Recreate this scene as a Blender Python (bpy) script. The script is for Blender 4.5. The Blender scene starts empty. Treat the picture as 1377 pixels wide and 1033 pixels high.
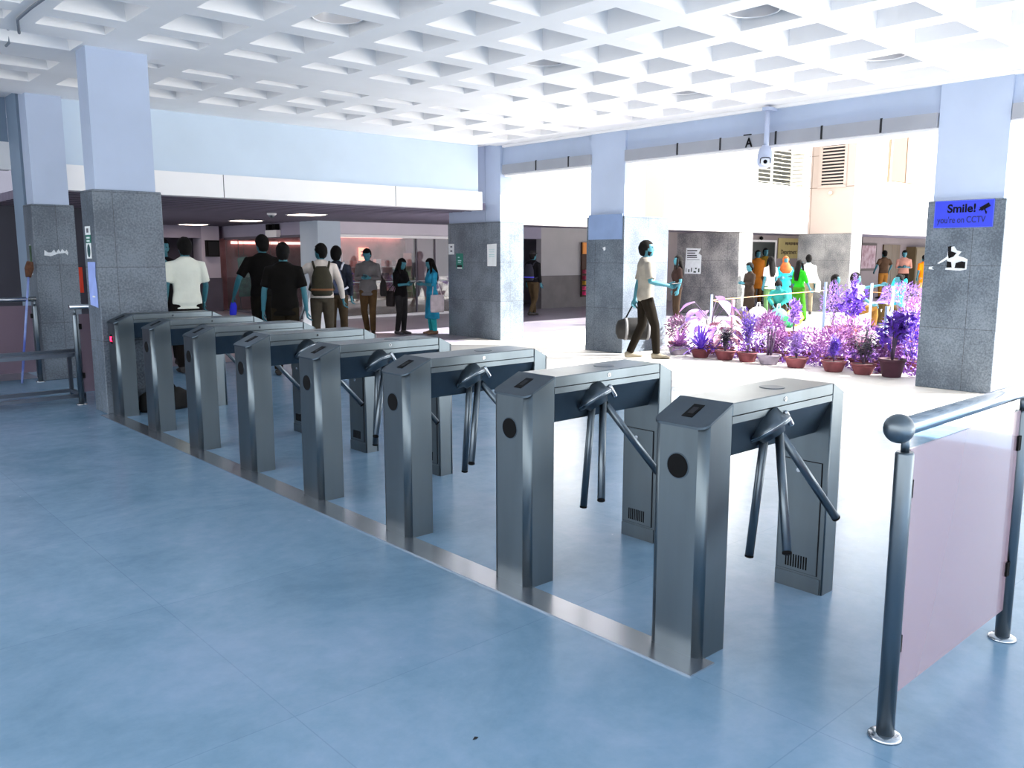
import bpy, bmesh, math, random
from mathutils import Vector, Matrix

# ------------------------------------------------------------------ camera, sky, sun, exposure
SC = bpy.context.scene
COL = SC.collection
PI = math.pi
R = math.radians

cam_data = bpy.data.cameras.new('camera')
cam_data.sensor_fit = 'HORIZONTAL'
cam_data.sensor_width = 36.0
cam_data.lens = 36.0 * 1134.0 / 1377.0
cam_data.clip_start = 0.05
cam_data.clip_end = 200
cam = bpy.data.objects.new('camera', cam_data)
COL.objects.link(cam)
YAW, PITCH = R(47.94), R(8.59)
fw = Vector((math.cos(YAW) * math.cos(PITCH), math.sin(YAW) * math.cos(PITCH), -math.sin(PITCH)))
cam.location = (0, 0, 1.5)
cam.rotation_euler = fw.to_track_quat('-Z', 'Y').to_euler()
SC.camera = cam

world = bpy.data.worlds.new('sky')
SC.world = world
world.use_nodes = True
bg = world.node_tree.nodes['Background']
bg.inputs[0].default_value = (0.94, 0.97, 1.0, 1)
bg.inputs[1].default_value = 1.3

sun_data = bpy.data.lights.new('sun', 'SUN')
sun_data.energy = 9.6
sun_data.angle = R(1.0)
sun_data.color = (1.0, 0.97, 0.92)
sun = bpy.data.objects.new('sun', sun_data)
COL.objects.link(sun)
sun_from = Vector((0.72, -0.69, 0.66)).normalized()
sun.rotation_euler = sun_from.to_track_quat('Z', 'Y').to_euler()
sun.location = (20, -10, 12)

SC.view_settings.view_transform = 'Standard'
SC.view_settings.look = 'None'
SC.view_settings.gamma = 1.0
SC.view_settings.use_curve_mapping = False
SC.view_settings.exposure = 1.2
SC.cycles.max_bounces = 10
SC.cycles.diffuse_bounces = 5

# ------------------------------------------------------------------ helpers
def lin(c):
    c = c / 255.0
    return c / 12.92 if c <= 0.04045 else ((c + 0.055) / 1.055) ** 2.4

_mats = {}
def mat(name, rgb, rough=0.6, metal=0.0, var=0.0, scale=6.0, bump=0.0, bscale=None, rgb2=None, emit=0.0, spec=0.5, detail=4.0, stretch=None):
    """procedural principled material: base colour with noise variation and noise bump"""
    if name in _mats:
        return _mats[name]
    m = bpy.data.materials.new(name)
    m.use_nodes = True
    nt = m.node_tree
    b = nt.nodes['Principled BSDF']
    col = tuple(lin(c) for c in rgb) + (1,)
    b.inputs['Base Color'].default_value = col
    b.inputs['Roughness'].default_value = rough
    b.inputs['Metallic'].default_value = metal
    b.inputs['Specular IOR Level'].default_value = spec
    if emit:
        b.inputs['Emission Color'].default_value = col
        b.inputs['Emission Strength'].default_value = emit
    if var or rgb2 or bump:
        tc = nt.nodes.new('ShaderNodeTexCoord')
        mp = nt.nodes.new('ShaderNodeMapping')
        nt.links.new(tc.outputs['Object'], mp.inputs['Vector'])
        if stretch:
            mp.inputs['Scale'].default_value = stretch
        nz = nt.nodes.new('ShaderNodeTexNoise')
        nz.inputs['Scale'].default_value = scale
        nz.inputs['Detail'].default_value = detail
        nt.links.new(mp.outputs['Vector'], nz.inputs['Vector'])
        if var or rgb2:
            cr = nt.nodes.new('ShaderNodeValToRGB')
            c2 = tuple(lin(c) for c in rgb2) + (1,) if rgb2 else tuple(max(0, x * (1 - var)) for x in col[:3]) + (1,)
            c1 = col if rgb2 else tuple(min(1, x * (1 + var)) for x in col[:3]) + (1,)
            cr.color_ramp.elements[0].position = 0.35
            cr.color_ramp.elements[1].position = 0.65
            cr.color_ramp.elements[0].color = c2
            cr.color_ramp.elements[1].color = c1
            nt.links.new(nz.outputs['Fac'], cr.inputs['Fac'])
            nt.links.new(cr.outputs['Color'], b.inputs['Base Color'])
        if bump:
            nb = nz
            if bscale:
                nb = nt.nodes.new('ShaderNodeTexNoise')
                nb.inputs['Scale'].default_value = bscale
                nt.links.new(mp.outputs['Vector'], nb.inputs['Vector'])
            bp = nt.nodes.new('ShaderNodeBump')
            bp.inputs['Strength'].default_value = bump
            bp.inputs['Distance'].default_value = 0.02
            nt.links.new(nb.outputs['Fac'], bp.inputs['Height'])
            nt.links.new(bp.outputs['Normal'], b.inputs['Normal'])
    _mats[name] = m
    return m

def granite(name, dark, light, bw=0.62, bh=0.7):
    m = bpy.data.materials.new(name)
    m.use_nodes = True
    nt = m.node_tree
    b = nt.nodes['Principled BSDF']
    b.inputs['Roughness'].default_value = 0.45
    tc = nt.nodes.new('ShaderNodeTexCoord')
    n1 = nt.nodes.new('ShaderNodeTexNoise'); n1.inputs['Scale'].default_value = 55; n1.inputs['Detail'].default_value = 3
    n2 = nt.nodes.new('ShaderNodeTexNoise'); n2.inputs['Scale'].default_value = 2.2; n2.inputs['Detail'].default_value = 5
    nt.links.new(tc.outputs['Object'], n1.inputs['Vector'])
    nt.links.new(tc.outputs['Object'], n2.inputs['Vector'])
    mx = nt.nodes.new('ShaderNodeMath'); mx.operation = 'ADD'
    nt.links.new(n1.outputs['Fac'], mx.inputs[0]); nt.links.new(n2.outputs['Fac'], mx.inputs[1])
    cr = nt.nodes.new('ShaderNodeValToRGB')
    cr.color_ramp.elements[0].position = 0.70; cr.color_ramp.elements[1].position = 1.0
    cr.color_ramp.elements[0].color = tuple(lin(c) for c in dark) + (1,)
    cr.color_ramp.elements[1].color = tuple(lin(c) for c in light) + (1,)
    dv = nt.nodes.new('ShaderNodeMath'); dv.operation = 'MULTIPLY'; dv.inputs[1].default_value = 0.85
    nt.links.new(mx.outputs[0], dv.inputs[0])
    nt.links.new(dv.outputs[0], cr.inputs['Fac'])
    sep = nt.nodes.new('ShaderNodeSeparateXYZ')
    nt.links.new(tc.outputs['Object'], sep.inputs[0])
    ad = nt.nodes.new('ShaderNodeMath'); ad.operation = 'ADD'
    nt.links.new(sep.outputs['X'], ad.inputs[0]); nt.links.new(sep.outputs['Y'], ad.inputs[1])
    cb = nt.nodes.new('ShaderNodeCombineXYZ')
    nt.links.new(ad.outputs[0], cb.inputs['X']); nt.links.new(sep.outputs['Z'], cb.inputs['Y'])
    br = nt.nodes.new('ShaderNodeTexBrick')
    br.offset = 0.0
    br.inputs['Scale'].default_value = 1.0
    br.inputs['Brick Width'].default_value = bw
    br.inputs['Row Height'].default_value = bh
    br.inputs['Mortar Size'].default_value = 0.004
    br.inputs['Mortar Smooth'].default_value = 0.3
    br.inputs['Color1'].default_value = (1, 1, 1, 1)
    br.inputs['Color2'].default_value = (0.9, 0.9, 0.9, 1)
    br.inputs['Mortar'].default_value = (0.45, 0.45, 0.45, 1)
    nt.links.new(cb.outputs[0], br.inputs['Vector'])
    ml = nt.nodes.new('ShaderNodeMix'); ml.data_type = 'RGBA'; ml.blend_type = 'MULTIPLY'
    ml.inputs['Factor'].default_value = 1.0
    nt.links.new(cr.outputs['Color'], ml.inputs['A']); nt.links.new(br.outputs['Color'], ml.inputs['B'])
    nt.links.new(ml.outputs['Result'], b.inputs['Base Color'])
    _mats[name] = m
    return m

def glass_mat(name, tint, opacity=0.08, rough=0.02):
    """thin clear pane: fresnel reflection over a mostly transparent tint"""
    m = bpy.data.materials.new(name)
    m.use_nodes = True
    nt = m.node_tree
    nt.nodes.remove(nt.nodes['Principled BSDF'])
    out = nt.nodes['Material Output']
    tr = nt.nodes.new('ShaderNodeBsdfTransparent'); tr.inputs[0].default_value = tuple(lin(c) for c in tint) + (1,)
    gl = nt.nodes.new('ShaderNodeBsdfGlossy'); gl.inputs['Roughness'].default_value = rough
    df = nt.nodes.new('ShaderNodeBsdfDiffuse'); df.inputs[0].default_value = tuple(lin(c) for c in tint) + (1,)
    fr = nt.nodes.new('ShaderNodeFresnel'); fr.inputs[0].default_value = 1.5
    ge = nt.nodes.new('ShaderNodeNewGeometry'); io = nt.nodes.new('ShaderNodeMapRange'); io.inputs['To Min'].default_value = 1.5; io.inputs['To Max'].default_value = 1/1.5
    nt.links.new(ge.outputs['Backfacing'], io.inputs['Value']); nt.links.new(io.outputs['Result'], fr.inputs[0])
    m1 = nt.nodes.new('ShaderNodeMixShader'); m1.inputs[0].default_value = opacity
    m2 = nt.nodes.new('ShaderNodeMixShader')
    nt.links.new(tr.outputs[0], m1.inputs[1]); nt.links.new(df.outputs[0], m1.inputs[2])
    nt.links.new(fr.outputs[0], m2.inputs[0]); nt.links.new(m1.outputs[0], m2.inputs[1]); nt.links.new(gl.outputs[0], m2.inputs[2])
    nt.links.new(m2.outputs[0], out.inputs['Surface'])
    _mats[name] = m
    return m

class MB:
    """collects shapes in one bmesh; build() links them as ONE mesh object"""
    def __init__(s):
        s.bm = bmesh.new()
    def face(s, pts):
        return s.bm.faces.new([s.bm.verts.new(p) for p in pts])
    def box(s, x0, x1, y0, y1, z0, z1):
        v = [s.bm.verts.new(p) for p in ((x0,y0,z0),(x1,y0,z0),(x1,y1,z0),(x0,y1,z0),(x0,y0,z1),(x1,y0,z1),(x1,y1,z1),(x0,y1,z1))]
        for f in ((3,2,1,0),(4,5,6,7),(0,1,5,4),(1,2,6,5),(2,3,7,6),(3,0,4,7)):
            s.bm.faces.new([v[i] for i in f])
        return s
    def bar(s, a, b, w, h):
        """square bar from a to b"""
        a, b = Vector(a), Vector(b)
        d = (b - a).normalized()
        up = Vector((0,0,1)) if abs(d.z) < 0.95 else Vector((1,0,0))
        x = d.cross(up).normalized() * w / 2
        y = x.normalized().cross(d).normalized() * h / 2
        r0 = [s.bm.verts.new(a + q) for q in (-x-y, x-y, x+y, -x+y)]
        r1 = [s.bm.verts.new(b + q) for q in (-x-y, x-y, x+y, -x+y)]
        for i in range(4):
            s.bm.faces.new((r0[i], r0[(i+1)%4], r1[(i+1)%4], r1[i]))
        s.bm.faces.new(r0[::-1]); s.bm.faces.new(r1)
        return s
    def tube(s, pts, rs, seg=10, cap=True, smooth=True, round_end=False):
        pts = [Vector(p) for p in pts]
        if not hasattr(rs, '__len__'):
            rs = [rs] * len(pts)
        rs = list(rs)
        if round_end:
            d0 = (pts[0]-pts[1]).normalized(); d1 = (pts[-1]-pts[-2]).normalized()
            pts = [pts[0]+d0*rs[0]*.85, pts[0]+d0*rs[0]*.5] + pts + [pts[-1]+d1*rs[-1]*.5, pts[-1]+d1*rs[-1]*.85]
            rs = [rs[0]*.4, rs[0]*.85] + rs + [rs[-1]*.85, rs[-1]*.4]
        n = len(pts)
        prev = None
        rings = []
        for i in range(n):
            d = (pts[min(i+1,n-1)] - pts[max(i-1,0)]).normalized()
            if prev is None:
                up = Vector((0,0,1)) if abs(d.z) < 0.9 else Vector((1,0,0))
                x = d.cross(up).normalized()
            else:
                x = (prev - d * prev.dot(d)).normalized()
            prev = x
            y = d.cross(x)
            rings.append([s.bm.verts.new(pts[i] + (x*math.cos(t*2*PI/seg) + y*math.sin(t*2*PI/seg)) * rs[i]) for t in range(seg)])
        for a, b in zip(rings, rings[1:]):
            for t in range(seg):
                f = s.bm.faces.new((a[t], a[(t+1)%seg], b[(t+1)%seg], b[t]))
                f.smooth = smooth
        if cap:
            s.bm.faces.new(rings[0][::-1]); s.bm.faces.new(rings[-1])
        return s
    def loft(s, rings, seg=16, cap=True, smooth=True):
        """rings: (centre, xvec, yvec) ellipses"""
        rr = []
        for c, x, y in rings:
            c, x, y = Vector(c), Vector(x), Vector(y)
            rr.append([s.bm.verts.new(c + x*math.cos(t*2*PI/seg) + y*math.sin(t*2*PI/seg)) for t in range(seg)])
        for a, b in zip(rr, rr[1:]):
            for t in range(seg):
                f = s.bm.faces.new((a[t], a[(t+1)%seg], b[(t+1)%seg], b[t])); f.smooth = smooth
        if cap:
            s.bm.faces.new(rr[0][::-1]); s.bm.faces.new(rr[-1])
        return s
    def lathe(s, c, prof, seg=20, smooth=True):
        """prof: (r, z) around a vertical axis at c"""
        c = Vector(c)
        return s.loft([(c + Vector((0,0,z)), (r,0,0), (0,r,0)) for r, z in prof], seg, True, smooth)
    def ball(s, c, rx, ry=None, rz=None, seg=12, rings=8, rot=None, fn=None):
        ry = rx if ry is None else ry; rz = rx if rz is None else rz
        c = Vector(c); rot = rot or Matrix.Identity(3)
        def P(i, j):
            th = PI * i / rings; ph = 2*PI*j/seg
            d = Vector((math.sin(th)*math.cos(ph), math.sin(th)*math.sin(ph), math.cos(th)))
            k = fn(d) if fn else 1.0
            return s.bm.verts.new(c + rot @ Vector((d.x*rx*k, d.y*ry*k, d.z*rz*k)))
        top = P(0, 0); bot = P(rings, 0)
        rr = [[P(i, j) for j in range(seg)] for i in range(1, rings)]
        for j in range(seg):
            s.bm.faces.new((top, rr[0][j], rr[0][(j+1)%seg])).smooth = True
            s.bm.faces.new((bot, rr[-1][(j+1)%seg], rr[-1][j])).smooth = True
        for a, b in zip(rr, rr[1:]):
            for j in range(seg):
                s.bm.faces.new((a[j], b[j], b[(j+1)%seg], a[(j+1)%seg])).smooth = True
        return s
    def prism(s, prof, axis, a, b):
        """extrude a 2-D outline along an axis; prof in the other two axes (cyclic order)"""
        def P(u, v, w):
            return {'x': (w,u,v), 'y': (u,w,v), 'z': (u,v,w)}[axis]
        r0 = [s.bm.verts.new(P(u,v,a)) for u,v in prof]; r1 = [s.bm.verts.new(P(u,v,b)) for u,v in prof]
        n = len(prof)
        for i in range(n):
            s.bm.faces.new((r0[i], r0[(i+1)%n], r1[(i+1)%n], r1[i]))
        s.bm.faces.new(r0[::-1]); s.bm.faces.new(r1)
        return s
    def bevel(s, w, seg=2):
        bmesh.ops.recalc_face_normals(s.bm, faces=s.bm.faces[:])
        es = [e for e in s.bm.edges if len(e.link_faces) == 2 and e.calc_face_angle(0) > 0.5]
        bmesh.ops.bevel(s.bm, geom=es, offset=w, segments=seg, affect='EDGES', profile=0.5)
        return s
    def build(s, name, m, parent=None, world=False, recalc=True):
        if recalc:
            bmesh.ops.recalc_face_normals(s.bm, faces=s.bm.faces[:])
        if parent is not None and world:
            off = Vector((0,0,0)); p = parent
            while p is not None:
                off += p.location; p = p.parent
            bmesh.ops.translate(s.bm, verts=s.bm.verts[:], vec=-off)
        me = bpy.data.meshes.new(name)
        s.bm.to_mesh(me); s.bm.free()
        me.materials.append(m)
        o = bpy.data.objects.new(name, me)
        COL.objects.link(o)
        if parent is not None:
            o.parent = parent
        return o

def tag(o, label, cat, group=None, kind=None):
    o['label'] = label; o['category'] = cat
    if group: o['group'] = group
    if kind: o['kind'] = kind
    return o

def thing(name, label, cat, loc=(0,0,0), rz=0.0, group=None):
    o = bpy.data.objects.new(name, None)
    o.empty_display_size = 0.1
    COL.objects.link(o)
    o.location = loc; o.rotation_euler = (0,0,rz)
    return tag(o, label, cat, group)

def struct(name, mb, m, parent=None, world=False, label=None):
    o = mb.build(name, m, parent, world)
    if parent is None:
        o['kind'] = 'structure'
        if label: o['label'] = label
    return o

def copy_tree(o, parent=None):
    c = o.copy(); COL.objects.link(c)
    if parent is not None: c.parent = parent
    for ch in list(o.children):
        copy_tree(ch, c)
    return c

def text_mesh(name, body, size, m, parent, loc, rot, bold=0.0, sx=1.0):
    cu = bpy.data.curves.new(name, 'FONT')
    cu.body = body; cu.size = size; cu.extrude = 0.001; cu.offset = bold
    cu.align_x = 'CENTER'; cu.align_y = 'CENTER'
    tmp = bpy.data.objects.new('tmp', cu); COL.objects.link(tmp)
    me = bpy.data.meshes.new_from_object(tmp.evaluated_get(bpy.context.evaluated_depsgraph_get()))
    bpy.data.objects.remove(tmp)
    me.materials.clear(); me.materials.append(m)
    o = bpy.data.objects.new(name, me); COL.objects.link(o)
    o.parent = parent; o.location = loc; o.rotation_euler = rot; o.scale = (sx,1,1)
    return o
def text_words(name, body, size, m, parent, loc, rot, width, bold=0.0):
    """one mesh per word, the line centred on loc and fitted to a width; reads along -Y on a -X face"""
    ws = [text_mesh(name, w, size, m, parent, loc, rot, bold) for w in body.split()]
    dx = [max(v.co.x for v in o.data.vertices) - min(v.co.x for v in o.data.vertices) for o in ws]
    gap = size * .28
    k = width / (sum(dx) + gap*(len(ws)-1))
    x = -width/2
    for o, d in zip(ws, dx):
        o.scale = (k,1,1); o.location = (loc[0], loc[1] - (x + d*k/2), loc[2]); x += (d + gap)*k
# a text lying in the plane whose outward normal is -X reads along -Y
FACE_MX = (PI/2, 0, -PI/2)
FACE_MY = (PI/2, 0, 0)

# ------------------------------------------------------------------ materials of the place
M_ceil = mat('white_ceiling_paint', (242,242,244), 0.7, var=0.03, scale=1.5, bump=0.02, bscale=30)
M_paint = mat('pale_blue_wall_paint', (176,190,214), 0.6, var=0.05, scale=1.2, bump=0.02, bscale=40)
M_wallb = mat('light_blue_wall_paint', (198,214,230), 0.6, var=0.05, scale=0.8, bump=0.02, bscale=40)
M_band = mat('off_white_fascia_paint', (244,243,244), 0.6, var=0.02, scale=1)
M_gran = granite('speckled_grey_granite', (74,85,97), (110,121,133))
M_gran2 = granite('warm_grey_granite', (92,92,96), (150,148,146), 0.8, 0.7)
M_white = mat('white_wall_cladding', (240,238,234), 0.6, var=0.02, scale=0.7)
M_pink = mat('pinkish_wall_cladding', (172,156,147), 0.6, var=0.02, scale=0.8)
M_steel = mat('brushed_stainless_steel', (106,116,122), 0.33, 1.0, var=0.10, scale=5, bump=0.012, bscale=14, stretch=(1,1,0.15))
M_steel_d = mat('darker_brushed_steel', (86,98,108), 0.38, 1.0, var=0.10, scale=5)
M_chrome = mat('polished_steel_tube', (184,190,196), 0.16, 1.0)
M_gun = mat('dark_satin_steel_tube', (112,122,130), 0.34, 1.0)
M_black = mat('matte_black_plastic', (13,13,15), 0.75, spec=0.15)
M_dark = mat('dark_gap', (22,24,30), 0.8)
M_seam = mat('fascia_seam_line', (60,66,76), 0.8)
M_paper = mat('white_paper', (222,228,230), 0.8, var=0.04, scale=12)

# ------------------------------------------------------------------ floors
def floor_mat(name, c1, c2, c3, rough, tile=None, rvar=0.08):
    m = bpy.data.materials.new(name); m.use_nodes = True
    nt = m.node_tree; b = nt.nodes['Principled BSDF']
    tc = nt.nodes.new('ShaderNodeTexCoord')
    n1 = nt.nodes.new('ShaderNodeTexNoise'); n1.inputs['Scale'].default_value = 1.1; n1.inputs['Detail'].default_value = 8; n1.inputs['Roughness'].default_value = 0.65
    n1.inputs['Distortion'].default_value = 0.6
    n2 = nt.nodes.new('ShaderNodeTexNoise'); n2.inputs['Scale'].default_value = 9; n2.inputs['Detail'].default_value = 6; n2.inputs['Roughness'].default_value = 0.7
    nt.links.new(tc.outputs['Object'], n1.inputs['Vector']); nt.links.new(tc.outputs['Object'], n2.inputs['Vector'])
    ad = nt.nodes.new('ShaderNodeMix'); ad.inputs['Factor'].default_value = 0.3
    nt.links.new(n1.outputs['Fac'], ad.inputs['A']); nt.links.new(n2.outputs['Fac'], ad.inputs['B'])
    cr = nt.nodes.new('ShaderNodeValToRGB')
    e = cr.color_ramp.elements
    e[0].position = 0.36; e[0].color = tuple(lin(c) for c in c1) + (1,)
    e[1].position = 0.64; e[1].color = tuple(lin(c) for c in c3) + (1,)
    k = e.new(0.5); k.color = tuple(lin(c) for c in c2) + (1,)
    nt.links.new(ad.outputs['Result'], cr.inputs['Fac'])
    last = cr.outputs['Color']
    if tile:
        br = nt.nodes.new('ShaderNodeTexBrick'); br.offset = 0.0
        br.inputs['Scale'].default_value = 1.0
        br.inputs['Brick Width'].default_value = tile; br.inputs['Row Height'].default_value = tile
        br.inputs['Mortar Size'].default_value = 0.003; br.inputs['Mortar Smooth'].default_value = 0.6
        br.inputs['Color1'].default_value = (1,1,1,1); br.inputs['Color2'].default_value = (0.93,0.94,0.95,1); br.inputs['Mortar'].default_value = (0.82,0.83,0.86,1)
        nt.links.new(tc.outputs['Object'], br.inputs['Vector'])
        ml = nt.nodes.new('ShaderNodeMix'); ml.data_type = 'RGBA'; ml.blend_type = 'MULTIPLY'; ml.inputs['Factor'].default_value = 1
        nt.links.new(last, ml.inputs['A']); nt.links.new(br.outputs['Color'], ml.inputs['B'])
        last = ml.outputs['Result']
    nt.links.new(last, b.inputs['Base Color'])
    mr = nt.nodes.new('ShaderNodeMapRange'); mr.inputs['To Min'].default_value = rough - rvar; mr.inputs['To Max'].default_value = rough + rvar
    nt.links.new(n2.outputs['Fac'], mr.inputs['Value']); nt.links.new(mr.outputs['Result'], b.inputs['Roughness'])
    _mats[name] = m
    return m

M_floor = floor_mat('blue_grey_stone_floor', (104,138,164), (119,151,178), (134,160,188), 0.24, 1.2)
M_yard_glare = floor_mat('pale_yard_and_sunlit_hall', (222,216,208), (230,225,218), (236,232,226), 0.5, 0.9)
M_corr = floor_mat('grey_lilac_corridor_floor', (140,136,150), (154,149,162), (168,162,174), 0.30, 0.9)

b = MB(); b.box(-1.6, 7.9, -4.6, 11.7, -0.1, 0); struct('floor', b, M_floor)
b = MB(); b.box(-9, 2.7, 11.7, 16.0, -0.1, 0); b.box(2.7, 40, 12.1, 24.6, -0.1, 0); b.box(2.7, 9.55, 11.7, 12.1, -0.1, 0); struct('floor_corridor', b, M_corr)
b = MB(); b.box(9.55, 40, -25, 12.1, -0.1, 0); b.box(7.9, 9.55, -4.6, 11.7, -0.1, 0); struct('floor_courtyard_and_glare', b, M_yard_glare)  # strip inside the hall is pale, standing for sunlight on the blue floor

b = MB(); b.box(-20, -1.6, -25, 11.7, -0.1, 0); b.box(-1.6, 9.55, -25, -4.6, -0.1, 0); struct('floor_bounce_ground', b, floor_mat('grey_bounce_ground', (132,132,132), (142,142,142), (152,152,152), 0.6, 0.9))  # unseen ground behind the camera, added to bounce light to the ceiling

# ------------------------------------------------------------------ waffle ceiling
Z0, DEP = 3.40, 0.42
XC = [(-1.92,-1.37),(-1.14,-0.59),(-0.36,0.19),(0.42,0.97),(1.20,1.755),(1.98,2.525),(2.79,3.345),(3.58,4.14),(4.39,4.94),(5.19,5.745),(5.98,6.515),(6.75,7.29),(7.53,8.06),(8.305,8.83),(9.08,9.57)]
YC = [(-2.59,-2.03),(-1.8,-1.23),(-1.0,-0.43),(-0.23,0.34),(0.56,1.13),(1.35,1.92),(2.15,2.717),(2.945,3.50),(3.73,4.31),(4.555,5.135),(5.36,5.94),(6.165,6.72),(6.96,7.515),(7.765,8.06),(8.43,8.88),(8.9,9.10),(9.45,9.93),(10.19,10.71)]
b = MB()
XA, XB, YA, YB = -1.8, 9.57, -4.5, 11.58
def flat(x0, x1, y0, y1, z=Z0):
    b.face([(x0,y0,z),(x0,y1,z),(x1,y1,z),(x1,y0,z)])
def pit(x0, x1, y0, y1, d=DEP, t=0.045):
    lo = [(x0,y0,Z0),(x1,y0,Z0),(x1,y1,Z0),(x0,y1,Z0)]
    tx = min(t, (x1-x0)*.2); ty = min(t, (y1-y0)*.2)
    hi = [(x0+tx,y0+ty,Z0+d),(x1-tx,y0+ty,Z0+d),(x1-tx,y1-ty,Z0+d),(x0+tx,y1-ty,Z0+d)]
    for i in range(4):
        j = (i+1) % 4
        b.face([lo[i], lo[j], hi[j], hi[i]])
    b.face(hi[::-1])
y = YA
for (y0, y1) in YC:
    flat(XA, XB, y, y0)
    if (y0, y1) == (8.43, 8.88):
        xs = [(XA, 2.46)]; dd = 0.16
    elif (y0, y1) == (8.9, 9.10):
        xs = [c for c in XC if c[0] > 2.6]; dd = DEP
    else:
        xs = XC; dd = DEP
    x = XA
    for (x0, x1) in xs:
        if x0 > x: flat(x, x0, y0, y1)
        pit(x0, x1, y0, y1, dd)
        x = x1
    if x < XB: flat(x, XB, y0, y1)
    y = y1
flat(XA, XB, y, YB)
# slightly higher edge slab over the courtyard beam
flat(XB, 10.16, YA, YB, 3.43)
b.face([(XB,YA,Z0),(XB,YB,Z0),(XB,YB,3.43),(XB,YA,3.43)])
# upper surface of the slab
b.box(XA, 10.5, YA, 11.8, 3.9, 4.15)
o = b.build('ceiling', M_ceil, recalc=False); o['kind'] = 'structure'

# conduit clipped to the ceiling near the pillar
b = MB(); b.tube([(1.85,6.2,3.385),(1.848,7.1,3.385),(1.831,7.549,3.385),(1.832,7.961,3.385),(1.94,8.416,3.385),(1.955,8.435,3.50),(1.955,8.86,3.50),(1.96,8.89,3.39),(1.96,9.0,3.385)], 0.012, 8)
tag(b.build('ceiling_cable', mat('grey_cable', (120,128,140), .6)), 'thin grey cable bending across the waffle ceiling beside the pillar', 'cable')

# edge beam and its panels
b = MB(); b.box(10.13, 10.5, -4.5, 11.58, 3.08, 3.9); struct('beam', b, M_paint)
b = MB(); b.box(10.07, 10.15, -4.5, 11.42, 3.392, 3.428); struct('trim_1', b, M_band)
M_strip = mat('grey_painted_metal_panel', (150,154,164), .5, .0, var=.04, scale=3)
def strip(name, y0, y1, joints):
    e = [y0] + joints + [y1]
    b = MB(); b.box(10.05, 10.42, y0, y1, 2.93, 3.09)
    o = struct(name, b, M_strip)
    for j in joints:
        s = MB(); s.box(10.043, 10.06, j-0.012, j+0.012, 2.935, 3.10)
        s.build('joint', M_dark, o)
    return o
strip('trim_2', 4.06, 8.60, [4.69, 5.43, 6.06, 6.90, 7.62])
strip('trim_3', 9.30, 11.40, [9.78, 10.54])
strip('trim_4', -4.5, 3.30, [2.5, 1.7, .9, .1])
b = MB(); b.box(10.10, 10.42, -4.5, 11.4, 2.90, 2.93); struct('trim_5', b, M_band)

# ------------------------------------------------------------------ pillars
def pillar(name, x0, x1, y0, y1, m=M_gran, inset=0.04, ztop=3.46, zg=2.12, up=True, sx1=None):
    b = MB(); b.box(x0, x1, y0, y1, 0, zg); b.bevel(0.006, 1)
    o = struct(name, b, m)
    if up:
        s = MB(); s.box(x0+inset, (sx1 if sx1 else x1)-inset, y0+inset, y1-inset, zg-0.01, ztop); s.build('upper_shaft', M_paint, o)
    return o
p_left = pillar('pillar_left', 2.46, 3.09, 8.525, 8.90, ztop=3.42)
p_left2 = pillar('pillar_left_rear', 2.60, 3.07, 11.40, 11.80, ztop=3.42)
p_mid = pillar('pillar_centre', 10.05, 11.15, 8.58, 9.36, sx1=10.62)
p_right = pillar('pillar_right', 10.05, 11.15, 3.28, 4.09, sx1=10.62)
p_corner = pillar('pillar_corner', 10.03, 10.60, 11.43, 11.92, sx1=10.50)

M_green = mat('pale_green_frosted_panel', (106,122,96), .3, var=.02, scale=2)
for nm, x0, x1, yy in (('trim_6', 10.60, 11.13, 8.66), ('trim_7', 10.60, 11.13, 3.36), ('trim_8', 10.47, 10.62, 11.52)):
    b = MB(); b.box(x0, x1, yy, yy+0.05, 2.13, 3.06)
    o = struct(nm, b, M_green if nm != 'trim_8' else M_strip)  # corner panel matches the green ones; its grey stands for shade
    s = MB(); s.box(x0-0.03, x0, yy-0.02, yy+0.07, 2.12, 3.10); s.build('edge_post', mat('dark_teal_post', (70,92,96), .5), o)

# blue repaint patch and scuffs on the centre pillar
M_patch = mat('mid_blue_paint_patch', (122,144,182), .7, var=.06, scale=4)
b = MB(); b.box(10.04, 10.052, 8.61, 9.31, 1.765, 2.15); b.build('paint_patch', M_patch, p_mid)

# ------------------------------------------------------------------ left wall and its fascia band
b = MB(); b.box(3.0, 9.66, 11.59, 11.80, 2.60, 3.46); struct('wall_left', b, M_wallb)
b = MB(); b.box(3.0, 9.72, 11.55, 11.80, 2.31, 2.62)
o = struct('trim_9', b, M_band)
for xx in (5.045, 7.9):
    s = MB(); s.box(xx-0.004, xx+0.004, 11.546, 11.552, 2.31, 2.62); s.build('joint', M_seam, o)
# set-back wall return beside the corner pillar
b = MB(); b.box(10.05, 10.35, 11.92, 12.96, 0, 2.12); o = struct('wall_return', b, M_gran)
s = MB(); s.box(10.08, 10.35, 11.90, 12.96, 2.11, 3.46); s.build('upper_wall', M_paint, o)
# side wall left of the rear pillar, shade put into its paint colour
M_blue_shade = mat('shaded_blue_wall_paint', (124,144,166), .7, var=.05, scale=1.5)
b = MB(); b.box(2.62, 2.80, 11.8, 12.32, 0, 3.46); struct('wall_side', b, M_blue_shade)
b = MB(); b.box(0.5, 2.62, 12.33, 12.5, 2.9, 3.46); o = struct('wall_left_bay', b, M_blue_shade)
s = MB(); s.box(0.5, 2.62, 12.31, 12.5, 2.58, 2.92); s.build('band', M_band, o)
b = MB(); b.box(-9, 4.5, 16.0, 16.2, 0, 4.6); o = struct('wall_back_left', b, mat('dark_slate_wall', (62,64,76), .8, var=.05, scale=2))
b = MB(); b.box(-9, 3.0, 11.58, 16.2, 3.46, 3.7); struct('ceiling_left_bay', b, M_ceil)

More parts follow.
